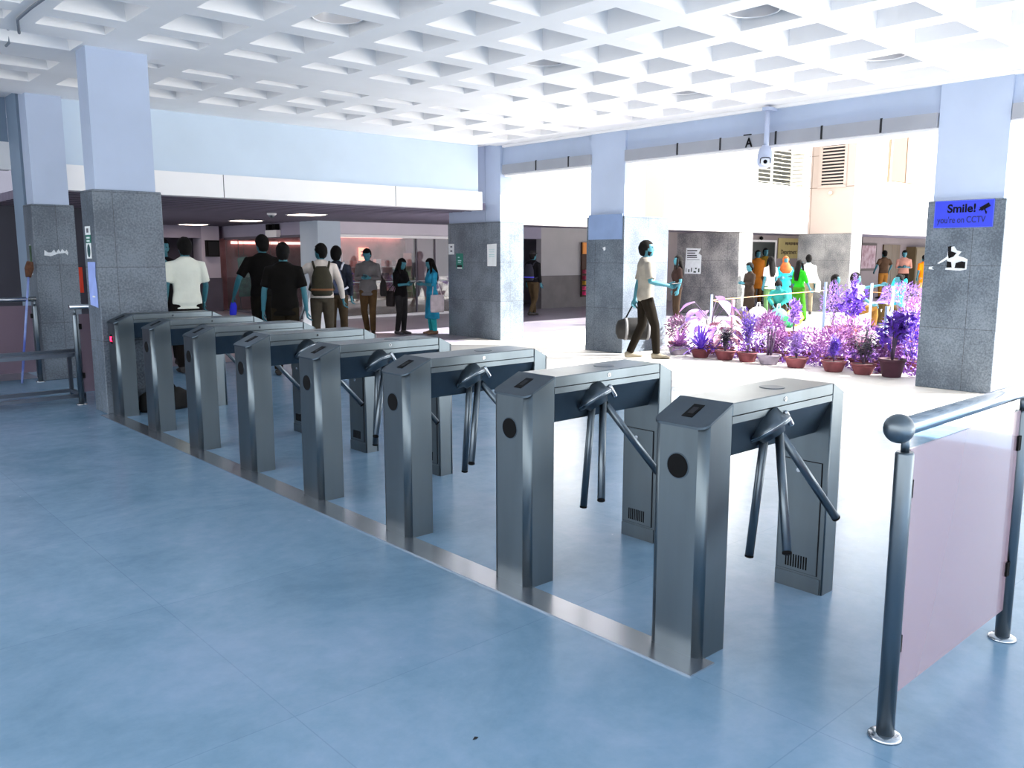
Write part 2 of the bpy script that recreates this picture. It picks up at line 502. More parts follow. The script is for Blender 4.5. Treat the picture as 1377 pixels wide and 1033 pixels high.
# ------------------------------------------------------------------ corridor beyond the left wall
M_cc = mat('dull_lilac_plank_ceiling', (134,128,148), .6, var=.12, scale=3, stretch=(.15,6,1))
b = MB(); b.box(3.0, 10.0, 11.80, 12.5, 2.33, 2.45); b.box(3.0, 40, 12.5, 24.5, 2.33, 2.45)
o = struct('ceiling_corridor', b, M_cc)
s = MB()
for k in range(44):
    yy = 12.0 + k*0.285
    s.box(3.0, 16, yy, yy+0.012, 2.324, 2.331)
s.build('plank_grooves', mat('plank_groove', (60,56,68), .9), o)
b = MB(); b.box(3.0, 10.6, 11.80, 13.6, 3.46, 3.6); struct('roof_corridor', b, M_ceil)

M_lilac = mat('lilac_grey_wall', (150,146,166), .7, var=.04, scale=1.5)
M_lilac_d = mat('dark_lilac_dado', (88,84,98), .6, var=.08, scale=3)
# far back wall (y 23) with pale pier, dark alcove and shopfront
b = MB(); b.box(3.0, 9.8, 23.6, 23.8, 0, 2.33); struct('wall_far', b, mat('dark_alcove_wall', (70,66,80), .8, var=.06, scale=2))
b = MB(); b.box(9.30, 9.80, 22.9, 23.5, 0.92, 2.33); o = struct('wall_pier', b, mat('pale_lilac_pier', (196,190,206), .7))
s = MB(); s.box(9.28, 9.82, 22.88, 23.52, 0, 0.92); s.build('dado', M_lilac_d, o)
b = MB(); b.box(3.0, 9.3, 22.9, 23.1, 2.0, 2.33); struct('wall_lintel', b, M_lilac)
b = MB(); b.box(9.8, 14.6, 23.3, 23.5, 0, 2.33); struct('wall_shop_rear', b, mat('shop_rear_wall', (150,112,118), .8, var=.2, scale=3))
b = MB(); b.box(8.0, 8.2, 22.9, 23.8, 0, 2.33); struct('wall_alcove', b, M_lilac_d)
M_glass = glass_mat('shopfront_glass', (236,238,240), .03)
b = MB(); b.box(9.965, 9.985, 18.62, 22.9, 0.05, 1.98); o = struct('window_1', b, M_glass)
s = MB(); s.box(9.93, 10.02, 18.6, 22.9, 1.96, 2.02); s.box(9.93, 10.02, 20.6, 20.65, 0, 2); s.box(9.93, 10.02, 18.6, 22.9, 0, .06); s.build('frame', M_lilac_d, o)
b = MB(); b.box(9.95, 10.15, 18.6, 23.3, 2.0, 2.33); struct('wall_side_lintel', b, M_lilac)
# pillar between the two shopfronts
b = MB(); b.box(9.95, 10.55, 17.75, 18.6, 0, 2.33); struct('pillar_corridor', b, mat('pale_blue_corridor_pillar', (178,192,206), .6, var=.03, scale=2))
# nearer shopfront (y 18.1)
b = MB(); b.box(10.55, 14.4, 17.95, 18.15, 1.99, 2.33); o = struct('wall_fascia', b, mat('lilac_white_fascia', (206,200,212), .6, var=.02, scale=2))
s = MB(); s.box(10.55, 14.4, 17.90, 17.97, 1.96, 2.03); s.build('bead', M_band, o)
b = MB(); b.box(10.55, 14.4, 18.08, 18.10, 0.05, 1.99); o = struct('window_2', b, M_glass)
s = MB()
for xx in (10.57, 12.95, 13.55, 14.36): s.box(xx, xx+0.03, 18.06, 18.12, 0.05, 1.99)
s.build('mullion', M_lilac_d, o)
s = MB(); s.box(10.55, 14.4, 18.07, 18.11, 0.86, 0.885); s.build('rail', M_strip, o)
b = MB(); b.box(10.3, 14.4, 17.93, 18.06, 0, 0.06); struct('baseboard_shop', b, M_band)
M_shop = mat('rose_brown_shop_wall', (168,128,130), .8, var=.25, scale=2.5)
b = MB(); b.box(11.5, 14.5, 20.6, 20.8, 0, 2.33); struct('wall_shop', b, M_shop)
b = MB(); b.box(14.4, 14.6, 17.95, 23.5, 0, 2.33); struct('wall_shop_side', b, M_lilac)
b = MB(); b.box(10.55, 14.4, 18.2, 18.75, 0, 0.42); struct('trim_10', b, mat('umber_display_plinth', (126,104,92), .7, var=.15, scale=4))

# ------------------------------------------------------------------ back wall of the courtyard arcade
M_grey = mat('mid_grey_arcade_wall', (176,174,176), .7, var=.04, scale=1.5)
M_greyd = mat('grey_arcade_dado', (112,108,108), .7, var=.1, scale=3)
b = MB(); b.box(17.1, 22.5, 17.7, 17.9, 0.95, 2.33); o = struct('wall_arcade', b, M_grey)
s = MB(); s.box(17.1, 18.7, 17.68, 17.9, 0, 0.95); s.box(18.7, 22.5, 17.68, 17.9, 0, .95); s.build('dado', M_greyd, o)
b = MB(); b.box(14.6, 17.1, 17.7, 17.9, 2.0, 2.33); struct('wall_over_passage', b, M_lilac)
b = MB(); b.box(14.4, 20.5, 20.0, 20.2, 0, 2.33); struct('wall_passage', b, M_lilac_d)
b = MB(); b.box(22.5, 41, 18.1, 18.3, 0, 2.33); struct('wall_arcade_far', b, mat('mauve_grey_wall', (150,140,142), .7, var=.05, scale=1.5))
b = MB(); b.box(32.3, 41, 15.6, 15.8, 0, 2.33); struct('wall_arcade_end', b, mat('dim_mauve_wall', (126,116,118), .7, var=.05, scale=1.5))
b = MB(); b.box(32.3, 32.5, 15.6, 18.1, 0, 2.33); struct('wall_arcade_step', b, _mats['mauve_grey_wall'])
b = MB(); b.box(22.4, 40, 11.15, 15.6, 2.26, 2.45); struct('ceiling_arcade', b, M_lilac)

# ------------------------------------------------------------------ white building round the courtyard
b = MB(); b.box(10.7, 19.40, 12.15, 12.45, 2.12, 7.0); b.box(19.40, 22.0, 12.15, 12.45, 2.12, 3.37)
o = struct('wall_courtyard', b, M_white)
s = MB()
for xx in (12.2, 13.6, 15.93, 17.06, 18.55, 20.04, 20.89, 21.45): s.box(xx-0.006, xx+0.006, 12.146, 12.152, 2.12, 3.36)
s.box(10.7, 19.4, 12.146, 12.152, 3.70, 3.712)
s.build('panel_joint', mat('pale_joint', (170,166,160), .8), o)
b = MB(); b.box(22.0, 22.3, 10.87, 12.14, 2.12, 7.0); o = struct('wall_louvre', b, M_pink)
s = MB(); s.box(21.994, 22.0, 10.87, 12.2, 3.345, 3.36); s.box(21.994, 22.0, 12.08, 12.09, 2.12, 7); s.box(21.994, 22.0, 11.81, 12.2, 4.2, 4.212); s.build('panel_joint', mat('tan_joint', (120,104,94), .8), o)
b = MB(); b.box(22.3, 36, 10.87, 11.1, 2.12, 7.0); struct('wall_courtyard_right', b, M_white)
b = MB(); b.box(19.3, 22.25, 12.9, 13.1, 3.2, 7.0); struct('wall_balcony', b, mat('shaded_balcony_wall', (84,84,79), .8, var=.05, scale=2))  # dark grey stands for the shade in the balcony recess
b = MB(); b.box(22.25, 23.3, 12.88, 13.1, 3.2, 7.0); struct('wall_balcony_side', b, M_white)
b = MB(); b.box(19.3, 23.3, 12.45, 12.9, 3.2, 3.37); struct('floor_balcony', b, M_white)
b = MB(); b.box(19.2, 19.4, 12.45, 13.1, 3.2, 7.0); struct('wall_balcony_end', b, M_white)
pillar('pillar_courtyard', 18.7, 19.32, 12.17, 14.1, M_gran2, up=False, zg=2.13)
pillar('pillar_courtyard_far', 22.0, 22.62, 10.88, 12.42, M_gran2, up=False, zg=2.13)

# louvred opening, window and small lamp of the building
lv = thing('louvre_window', 'black louvred ventilation window in the pinkish wall', 'window', (22.0, 11.5, 3.42)); lv['kind'] = 'thing'
s = MB(); s.box(21.96,22.02, 11.80,11.90, 3.40,5.2); s.box(21.96,22.02, 11.10,11.17, 3.40,5.2); s.box(21.96,22.02,11.10,11.90,3.34,3.41); s.build('frame', M_pink, lv, True)
s = MB(); s.box(21.985,21.999,11.17,11.80,3.41,5.2); s.build('opening', M_dark, lv, True)
s = MB()
for k in range(20): s.box(21.95,21.99,11.17,11.80,3.45+k*.086,3.488+k*.086)
s.build('slats', M_pink, lv, True)
M_peach = mat('peach_shutter_panel', (108,84,68), .6, var=.04, scale=3)
b = MB(); b.box(23.86, 25.55, 10.86, 10.872, 3.55, 5.4); o = struct('window_3', b, mat('amber_window_reveal', (84,66,36), .7))
s = MB(); s.box(24.05,24.95,10.85,10.862,3.6,5.4); s.build('shutter', M_peach, o)
s = MB(); s.box(25.0,25.5,10.845,10.862,3.6,5.4); s.build('shutter', mat('pale_peach_shutter', (122,102,90), .6), o)
s = MB(); s.box(23.95,25.55,10.80,10.87,3.50,3.57); s.box(23.98,24.04,10.84,10.87,3.55,5.4); s.build('window_frame', M_white, o)
lp = MB(); lp.ball((21.93, 11.5, 3.2), .06, .05, .05); lp.bar((22.0,11.5,3.22),(21.93,11.5,3.22),.03,.03)
tag(lp.build('wall_lamp', mat('beige_lamp', (214,204,180), .5)), 'tiny beige lamp under the louvred window', 'lamp')

rl = thing('balcony_railing', 'cream metal balcony railing with thin horizontal bars on the white parapet', 'railing', (20.6,12.3,3.37))
M_cream = mat('cream_metal_rail', (226,222,206), .5)
for k in range(9):
    s = MB(); s.tube([(19.42,12.2,3.42+k*.105),(21.72,12.2,3.42+k*.105),(21.72,12.88,3.42+k*.105)], .012 if k < 8 else .022, 6); s.build('bar', M_cream, rl, True)
for xx in (19.44, 20.08, 20.15, 21.1, 21.7):
    s = MB(); s.tube([(xx,12.2,3.36),(xx,12.2,4.27)], .016, 6); s.build('post', M_cream, rl, True)

# ------------------------------------------------------------------ steel threshold strip under the gates
b = MB(); b.box(2.385, 2.535, 1.684, 8.50, 0.0, 0.006)
M_mirror = mat('polished_floor_strip', (214,214,218), .26, 1.0, var=.06, scale=4)
tag(b.build('floor_strip', M_mirror), 'polished steel strip set in the floor along the fronts of the turnstiles', 'floor strip')

# ------------------------------------------------------------------ tripod turnstiles
def make_turnstile():
    t = thing('turnstile', '', 'turnstile', (2.50, 0, 0))
    D, W = 1.05, 0.117
    def zt(x):
        if x < 0.17: return 0.888 + (0.962-0.888) * max(x, 0) / 0.17
        if x > 0.925: return 0.962 - (x-0.925)/0.125*0.060
        return 0.962
    def outline(x0, x1, rf, rb, n=5, y0=-W, y1=W):
        pts = []
        for cx_, cy_, r, a0 in ((x0+rf, y0+rf, rf, PI), (x1-rb, y0+rb, rb, 1.5*PI), (x1-rb, y1-rb, rb, 0), (x0+rf, y1-rf, rf, .5*PI)):
            for i in range(n+1):
                a = a0 + i/n*PI/2
                pts.append((cx_ + r*math.cos(a), cy_ + r*math.sin(a)))
        return pts
    def post(x0, x1, rf, rb):
        m = MB(); o = outline(x0, x1, rf, rb); n = len(o)
        lo = [m.bm.verts.new((x,y,0)) for x,y in o]; hi = [m.bm.verts.new((x,y,zt(x))) for x,y in o]
        for i in range(n):
            f = m.bm.faces.new((lo[i], lo[(i+1)%n], hi[(i+1)%n], hi[i]))
            f.smooth = (o[i][0]-o[(i+1)%n][0])**2 + (o[i][1]-o[(i+1)%n][1])**2 < 2e-4
        m.bm.faces.new(lo[::-1]); m.bm.faces.new(hi)
        return m
    post(0.0, 0.168, 0.032, 0.004).build('front_pedestal', M_steel, t)
    post(0.926, D, 0.006, 0.03).build('rear_pedestal', M_steel, t)
    # sloping reader plate
    m = MB(); o = outline(-0.006, 0.166, 0.034, 0.003, y0=-W-.004, y1=W+.004); n = len(o)
    lo = [m.bm.verts.new((x,y,zt(x)-.004 + min(x,0)*.435)) for x,y in o]; hi = [m.bm.verts.new((x,y,zt(x)+.005 + min(x,0)*.435)) for x,y in o]
    for i in range(n): m.bm.faces.new((lo[i], lo[(i+1)%n], hi[(i+1)%n], hi[i]))
    m.bm.faces.new(lo[::-1]); m.bm.faces.new(hi)
    plate = m.build('card_plate', M_steel_d, t)
    m = MB()
    sl = (0.962-0.888)/0.17
    def sp(x, y, dz): return (x, y, 0.888 + sl*x + .005 + dz)
    for (xa, xb, ya, yb, dz) in ((.045,.125,-.024,.024,.0015),):
        v = [sp(xa,ya,dz), sp(xb,ya,dz), sp(xb,yb,dz), sp(xa,yb,dz)]; u = [sp(xa,ya,-.004), sp(xb,ya,-.004), sp(xb,yb,-.004), sp(xa,yb,-.004)]
        m.face(v); m.face(u[::-1])
        for i in range(4): m.face([u[i], u[(i+1)%4], v[(i+1)%4], v[i]])
    slot = m.build('card_slot', M_black, plate)
    m = MB(); v = [sp(.065,-.012,.0025), sp(.105,-.012,.0025), sp(.105,.012,.0025), sp(.065,.012,.0025)]; u = [(x,y,z-.003) for x,y,z in v]
    m.face(v); m.face(u[::-1])
    for i in range(4): m.face([u[i], u[(i+1)%4], v[(i+1)%4], v[i]])
    m.build('slot_mouth', M_dark, slot)
    # round reader window
    m = MB(); m.loft([((-.0035,0,.733),(0,.046,0),(0,0,.046)), ((.01,0,.733),(0,.046,0),(0,0,.046))], 28); m.build('reader_window', M_black, t)
    m = MB(); m.loft([((-.002,0,.733),(0,.050,0),(0,0,.050)), ((.01,0,.733),(0,.050,0),(0,0,.050))], 28); m.build('reader_ring', M_steel_d, t)
    # top cover: lid over a lower rail
    m = MB(); m.box(.169,.925,-W,W,.9125,.962); m.bevel(.003,1); lid = m.build('lid', M_steel, t)
    m = MB(); m.box(.169,.925,-W+.001,W-.001,.884,.9105); m.build('lid_rail', M_steel, t)
    m = MB(); m.box(.17,.924,-W+.004,W-.004,.900,.92); m.build('lid_seam', M_dark, t)
    m = MB()
    m.loft([((.536,-W-.003,.938),(.009,0,0),(0,0,.009)), ((.536,-W+.004,.938),(.009,0,0),(0,0,.009))], 14)
    lk = m.build('lock', M_chrome, lid)
    m = MB(); m.box(.5345,.5375,-W-.0045,-W-.002,.933,.943); m.build('keyhole', M_black, lk)
    m = MB()
    m.lathe((.63,0,.962), [(.052,-.001),(.052,.0015),(.049,.0022)], 28); m.build('indicator_disc', M_steel_d, lid)
    # mechanism housing hanging under the cover
    m = MB(); m.prism([(-W+.004,.886),(-.045,.735),(.045,.735),(W-.004,.886)], 'x', .169, .925); m.build('mechanism_housing', M_steel_d, t)
    # hub and three arms
    a = Vector((.25,-.50,-.83)).normalized(); c = Vector((.458,-.088,.835))
    e1 = a.cross(Vector((0,1,0))).normalized()*-1; e2 = a.cross(e1)
    def disc(p0, p1, r0, r1, seg=24): 
        m = MB(); m.loft([(c+a*p0, e1*r0, e2*r0), (c+a*p1, e1*r1, e2*r1)], seg); return m
    m = MB(); m.loft([(c+a*-.05, e1*.07, e2*.07), (c+a*-.006, e1*.08, e2*.08), (c+a*.0, e1*.094, e2*.094), (c+a*.022, e1*.094, e2*.094), (c+a*.026, e1*.088, e2*.088), (c+a*.03, e1*.06, e2*.06), (c+a*.05, e1*.05, e2*.05)], 26)
    hub = m.build('hub', M_gun, t)
    m = MB(); m.loft([(c+a*.009, e1*.098, e2*.098), (c+a*.014, e1*.098, e2*.098)], 26); m.build('hub_ring', M_chrome, hub)
    m = MB(); m.tube([c+Vector((.085,-.03,.045)), c+Vector((.105,-.045,.0))], .012, 10, round_end=True); m.build('release_knob', M_chrome, hub)
    for s, e in (((.465,-.075,.79),(.46,-.032,.28)), ((.49,-.122,.815),(.30,-.29,.40)), ((.54,-.115,.775),(.84,-.205,.403))):
        s, e = Vector(s), Vector(e); d = (e-s).normalized()
        m = MB(); m.tube([s - d*.03, e], .0175, 14); arm = m.build('arm', M_gun, t)
        m = MB(); m.tube([e - d*.004, e + d*.004, e + d*.007], [.0182,.0182,.012], 14); m.build('end_cap', M_black, arm)
    # rear service door with vent and lock
    m = MB(); m.box(.920,.928,-.088,.104,.085,.60); door = m.build('service_door', M_steel, t)
    m = MB(); m.box(.9225,.9275,-.0905,.1065,.0825,.6025); m.build('door_gap', M_dark, t)
    m = MB(); m.box(.921,.928,-W+.012,W-.004,.0,.072); m.build('plinth', M_steel, t)
    m = MB()
    for k in range(9): m.box(.918,.9215,-.042+k*.0125,-.0365+k*.0125,.10,.16)
    m.build('vent', M_black, door)
    m = MB(); m.loft([((.917,.02,.555),(0,.010,0),(0,0,.010)), ((.924,.02,.555),(0,.010,0),(0,0,.010))], 14); m.build('door_lock', M_chrome, door)
    return t

ORD = ['nearest to the glass railing, first of the row', 'second in the row from the glass railing', 'third in the row from the glass railing', 'fourth in the row from the glass railing',
       'fifth in the row from the glass railing', 'sixth in the row from the glass railing', 'next to last, just before the pillar', 'last in the row, touching the stickered pillar']
ts = make_turnstile()
for k in range(8):
    g = ts if k == 0 else copy_tree(ts)
    g.location = (2.50, 1.852 + k*0.9335, 0)
    tag(g, 'stainless steel tripod turnstile ' + ORD[k], 'turnstile', 'turnstiles in a row')
# the last gate shows a lit red pictogram in its reader window
M_red = mat('red_indicator_light', (255,30,70), .5, emit=3)
m = MB()
m.tube([(-.006,-.018,.757),(-.006,.006,.735),(-.006,-.018,.712)], .0045, 6); m.tube([(-.006,.018,.757),(-.006,.018,.712)], .0045, 6)
m.build('red_light', M_red, g)

# ------------------------------------------------------------------ glass railings
M_pglass = bpy.data.materials.new('pinkish_frosted_glass'); M_pglass.use_nodes = True
pb = M_pglass.node_tree.nodes['Principled BSDF']
pb.inputs['Base Color'].default_value = (lin(176), lin(152), lin(164), 1); pb.inputs['Roughness'].default_value = .12; pb.inputs['Alpha'].default_value = .58
_mats['pinkish_frosted_glass'] = M_pglass

M_dglass = bpy.data.materials.new('dusky_mauve_glass'); M_dglass.use_nodes = True
pb = M_dglass.node_tree.nodes['Principled BSDF']
pb.inputs['Base Color'].default_value = (lin(120), lin(104), lin(118), 1); pb.inputs['Roughness'].default_value = .12; pb.inputs['Alpha'].default_value = .72
_mats['dusky_mauve_glass'] = M_dglass
def railing(x0, x1, y, posts, label, ball_end=None, xr0=None, xr1=None, glass=None, gz=(.13,.925), rr=.028):
    t = thing('glass_railing', label, 'railing', (posts[0], y, 0))
    m = MB(); m.tube([(xr0 if xr0 is not None else x0, y, 1.0), (xr1 if xr1 is not None else x1, y, 1.0)], rr, 16); m.build('handrail', M_chrome, t, True)
    if ball_end is not None:
        m = MB(); m.ball((ball_end, y, 1.0), .044, seg=24, rings=14); m.build('ball_end', M_gun, t, True)
    for px in posts:
        m = MB(); m.tube([(px,y,.008),(px,y,.915),(px,y,.922)], [.027,.027,.024], 18); p = m.build('post', M_gun, t, True)
        m = MB(); m.tube([(px,y,.915),(px,y,.985)], .0125, 12); m.build('neck', M_gun, p, True)
        m = MB(); m.lathe((px,y,0), [(.052,0),(.052,.006),(.046,.012),(.03,.016)], 24); m.build('base_flange', M_chrome, p, True)
    if glass:
        for a, c in zip(posts, posts[1:]):
            m = MB(); m.box(a+.034, c-.036, y-.004, y+.004, gz[0], gz[1]); m.build('glass_panel', glass, t, True)
            for px, s in ((a, 1), (c, -1)):
                for zz in (.30, .80):
                    m = MB(); m.box(min(px+s*.022, px+s*.052), max(px+s*.022, px+s*.052), y-.012, y+.012, zz-.028, zz+.028); m.build('clamp', M_black, t, True)
    return t
railing(2.5, 3.9, 1.044, [2.528, 3.564], 'glass railing with a ball-ended steel handrail beside the first turnstile', ball_end=2.475, xr0=2.49, xr1=4.05, glass=M_pglass)
railing(0.2, 2.55, 11.32, [.55, 1.55, 2.53], 'dusky pink glass railing in front of the rear pillar', xr0=-.8, xr1=2.55, glass=M_dglass)
railing(2.41, 3.0, 9.27, [2.43, 3.30], 'short glass railing running behind the stickered pillar', xr0=2.38, xr1=3.3, rr=.024, glass=M_dglass)

# ------------------------------------------------------------------ steel bench at the far side
bn = thing('metal_bench', 'long tubular stainless steel bench in front of the pink glass railing', 'bench', (1.6, 9.8, 0))
M_benchm = mat('dull_bench_steel', (108,118,132), .35, .9)
m = MB(); m.box(-.6, 2.66, 9.46, 9.86, .475, .49); m.build('seat', M_benchm, bn, True)
for yy in (9.44, 9.88):
    m = MB(); m.bar((-.6,yy,.50),(2.68,yy,.50),.035,.035); m.build('seat_rail', M_benchm, bn, True)
    m = MB(); m.bar((-.6,yy,.07),(2.52,yy,.07),.035,.035); m.build('stretcher', M_benchm, bn, True)
    for xx in (.3, 2.50):
        m = MB(); m.bar((xx,yy,0),(xx,yy,.49),.035,.035); m.build('leg', M_benchm, bn, True)
m = MB(); m.bar((2.5,9.44,.07),(2.5,9.88,.07),.035,.035); m.build('end_stretcher', M_benchm, bn, True)

# ------------------------------------------------------------------ broom leaning on the rear pillar
bm_ = thing('broom', 'broom with a blue and white handle leaning upside down against the rear pillar', 'broom', (2.34, 11.36, 0))
m = MB(); m.tube([(2.30,11.18,.02),(2.50,11.34,1.28)], .013, 8); m.build('handle', mat('blue_white_handle', (150,170,220), .5, rgb2=(70,90,170), scale=3), bm_, True)
m = MB(); m.tube([(2.495,11.335,1.26),(2.515,11.35,1.36),(2.53,11.36,1.44)], [.03,.05,.035], 10); m.build('bristles', mat('brown_bristles', (84,52,34), .9, var=.3, scale=30), bm_, True)

# ------------------------------------------------------------------ ceiling dish lamps
M_dish = mat('grey_lamp_reflector', (196,196,200), .35, .3)
M_rim = mat('white_lamp_rim', (236,236,240), .4)
for (x, y, lab, hot) in ((6.25,4.02,'round dish lamp in a waffle coffer, nearest the camera side above the second turnstile',0), (6.25,6.44,'round dish lamp in a waffle coffer above the middle of the hall',0), (3.86,6.44,'round dish lamp with a bright bulb in a coffer by the square pillar',1), (8.57,4.02,'round dish lamp in the coffer closest to the sign pillar',0), (8.57,6.44,'round dish lamp in a coffer close to the dome camera',0)):
    t = thing('ceiling_lamp', lab, 'lamp', (x, y, 3.465), group='dish lamps in the waffle ceiling')
    m = MB()
    prof = [(.205,0),(.200,.05),(.175,.12),(.12,.18),(.05,.21)]
    m.loft([(Vector((0,0,z)), (r,0,0), (0,r,0)) for r, z in prof], 28, cap=False)
    m.loft([(Vector((0,0,z)), (r-.006,0,0), (0,r-.006,0)) for r, z in prof], 28, cap=False)
    m.build('reflector', M_dish, t)
    m = MB(); pts = [(.206*math.cos(a*2*PI/28), .206*math.sin(a*2*PI/28), 0) for a in range(29)]; m.tube(pts, .007, 6, cap=False); m.build('rim', M_rim, t)
    m = MB(); m.ball((0,0,.12), .045); m.build('bulb', mat('lit_bulb', (255,250,240), .4, emit=2.5) if hot else mat('unlit_bulb', (190,190,190), .4), t)
    m = MB(); m.tube([(0,0,.2),(0,0,.36)], .02, 8); m.build('stem', M_dish, t)

# corridor downlights; the two inside the shop are added to brighten it
M_lit = mat('lit_diffuser', (255,232,214), .5, emit=4.5)
for (x, y, lab) in ((8.75,22.0,'rectangular lit ceiling light deep in the dark corridor'), (8.75,18.9,'rectangular lit ceiling light over the corridor crossing'), (8.4,15.4,'narrow lit ceiling light beside the dome detector'), (12.6,15.2,'lit ceiling light outside the shop window'), (11.0,21.6,'added ceiling light brightening the shop behind the side glass'), (12.6,19.5,'added ceiling light brightening the shop above the shelves')):
    t = thing('ceiling_light', lab, 'ceiling light', (x, y, 2.322), group='corridor ceiling lights')
    m = MB(); m.box(-.3,.3,-.3,.3,-.004,.007); m.build('frame', M_band, t)
    m = MB(); m.box(-.27,.27,-.27,.27,-.009,-.003); m.build('diffuser', M_lit, t)
t = thing('dome_detector', 'small white dome detector on the corridor plank ceiling', 'detector', (7.65, 15.39, 2.33))
m = MB(); m.lathe((0,0,0), [(.09,0),(.09,-.03),(.07,-.04)], 16); m.build('base', M_band, t)
m = MB(); m.ball((0,0,-.045), .06, .06, .05); m.build('dome', M_gun, t)

# ------------------------------------------------------------------ dome security camera on its pole
M_cam = mat('pale_blue_camera_shell', (176,188,214), .4)
t = thing('security_camera', 'pale blue dome security camera hanging from a pole on the edge beam', 'security camera', (9.98, 6.15, 3.38))
m = MB(); m.box(9.93,10.14,6.10,6.20,3.36,3.40); m.build('bracket', M_cam, t, True)
m = MB(); m.tube([(9.98,6.15,3.37),(9.98,6.15,2.90)], .034, 14); m.build('pole', M_cam, t, True)
m = MB(); m.lathe((9.98,6.16,0), [(.035,2.93),(.05,2.91),(.075,2.88),(.095,2.82),(.105,2.74),(.098,2.69),(.07,2.655),(.03,2.64)], 24); h = m.build('housing', M_cam, t, True)
cd = Vector((-.80,-.55,-.22)).normalized()
cpos = Vector((9.98,6.16,2.735))
s1 = cd.cross(Vector((0,0,1))).normalized(); s2 = s1.cross(cd)
m = MB(); m.loft([(cpos+cd*.04, s1*.062, s2*.05),(cpos+cd*.115, s1*.062, s2*.05),(cpos+cd*.125, s1*.05, s2*.04)], 20); ey = m.build('camera_eye', mat('white_camera_face', (214,220,234), .4), t, True)
m = MB(); m.loft([(cpos+cd*.12, s1*.026, s2*.026),(cpos+cd*.135, s1*.024, s2*.024)], 18); m.build('lens', M_black, ey, True)
m = MB(); m.tube([cpos+cd*.118+s1*a+s2*b_ for a, b_ in ((-.062,-.02),(-.062,.035),(-.045,.05),(.045,.05),(.062,.035),(.062,-.02))], .006, 6); m.build('eye_shroud', M_dark, ey, True)

# painted bay letter on the panel
t = thing('bay_letter', 'dark painted letter A with a bar above on the grey beam panel', 'letter', (10.045, 6.45, 3.0))
text_mesh('letter', 'A', .17, M_black, t, (-.004, 0, -.012), FACE_MX, .004, .9)
m = MB(); m.box(-.006,.002,-.035,.085,.088,.102); m.build('bar', M_black, t)

# ------------------------------------------------------------------ signs and papers
t = thing('cctv_sign', 'blue sign reading Smile! you\'re on CCTV on the granite pillar', 'sign', (10.04, 3.70, 1.965))
m = MB(); m.box(0,.008,-.305,.302,-.142,.145); m.build('board', mat('bright_blue_sign', (40,58,206), .45), t)
m = MB()
for y0,y1,z0,z1 in ((-.31,.307,.143,.15),(-.31,.307,-.147,-.14),(.300,.307,-.147,.15),(-.31,-.303,-.147,.15)): m.box(-.003,.006,y0,y1,z0,z1)
m.build('edge', mat('lighter_blue_edge', (76,96,216), .45), t)
text_mesh('lettering', 'Smile!', .125, M_black, t, (-.002, .02, .058), FACE_MX, .003)
text_words('lettering', "you're on CCTV", .098, mat('navy_ink', (14,24,92), .5), t, (-.002, .02, -.065), FACE_MX, .50, .0005)
m = MB()
m.bar((-.003,-.175,.045),(-.003,-.262,.095),.006,.042); m.bar((-.003,-.16,.035),(-.003,-.18,.048),.006,.014); m.bar((-.003,-.215,.05),(-.003,-.235,.0),.006,.01); m.bar((-.003,-.235,.02),(-.003,-.235,-.005),.006,.03)
m.build('camera_symbol', M_black, t)

def sheet(name, label, cat, x, y, z, w, h, m_, normal='x', th=.003, tilt=0.0, group=None, outline=None):
    """thin sheet on a -X (normal x) or -Y face, centred; outline in (along, up)"""
    t = thing(name, label, cat, (x,y,z), 0, group)
    o = outline or [(-w/2,-h/2),(w/2,-h/2),(w/2,h/2),(-w/2,h/2)]
    o = [(u*math.cos(tilt)-v*math.sin(tilt), u*math.sin(tilt)+v*math.cos(tilt)) for u,v in o]
    b = MB()
    if normal == 'x': b.prism([(-u, v) for u, v in o], 'x', -th, 0)
    else: b.prism(o, 'y', -th, 0)
    b.build('sheet', m_, t)
    return t
def strips(parent, rects, m_, name, normal='x', d=-.005):
    b = MB()
    for u0,u1,v0,v1 in rects:
        if normal == 'x': b.box(d, -.003, -u1, -u0, v0, v1)
        else: b.box(u0, u1, d, -.003, v0, v1)
    return b.build(name, m_, parent)
M_teal = mat('teal_green_print', (28,116,100), .6)
M_ink = mat('grey_ink', (96,100,110), .8)
M_torn = mat('torn_paper_residue', (206,212,218), .9, var=.08, scale=20)
t = sheet('notice_paper', 'tall white notice taped to the granite pillar in the hall corner', 'notice', 10.03, 11.655, 1.53, .26, .40, M_paper, outline=[(-.125,-.2),(.12,-.2),(.13,.2),(-.13,.19)])
strips(t, [(-.08,.07,.0,.012),(-.08,.07,-.03,-.018),(-.08,.07,.05,.058),(-.08,.07,.09,.098)], mat('pale_teal_ink', (170,206,208), .8), 'print')
t = sheet('small_poster', 'small teal green poster with a white foot on the set-back granite wall', 'poster', 10.048, 12.61, 1.415, .21, .29, M_teal)
strips(t, [(-.075,.075,-.14,-.115)], M_paper, 'footer'); strips(t, [(-.07,.07,-.115,-.07)], M_dark, 'band'); strips(t, [(-.05,.05,.0,.02),(-.05,.04,-.035,-.02),(-.05,.0,.06,.08)], mat('pale_teal_ink', (170,206,208), .8), 'print')
t = sheet('small_notice', 'small square white notice near the edge of the set-back granite wall', 'notice', 10.048, 12.86, 1.64, .17, .20, M_paper)
strips(t, [(-.03,.03,.03,.06),(-.03,.03,-.05,-.02)], M_ink, 'print')
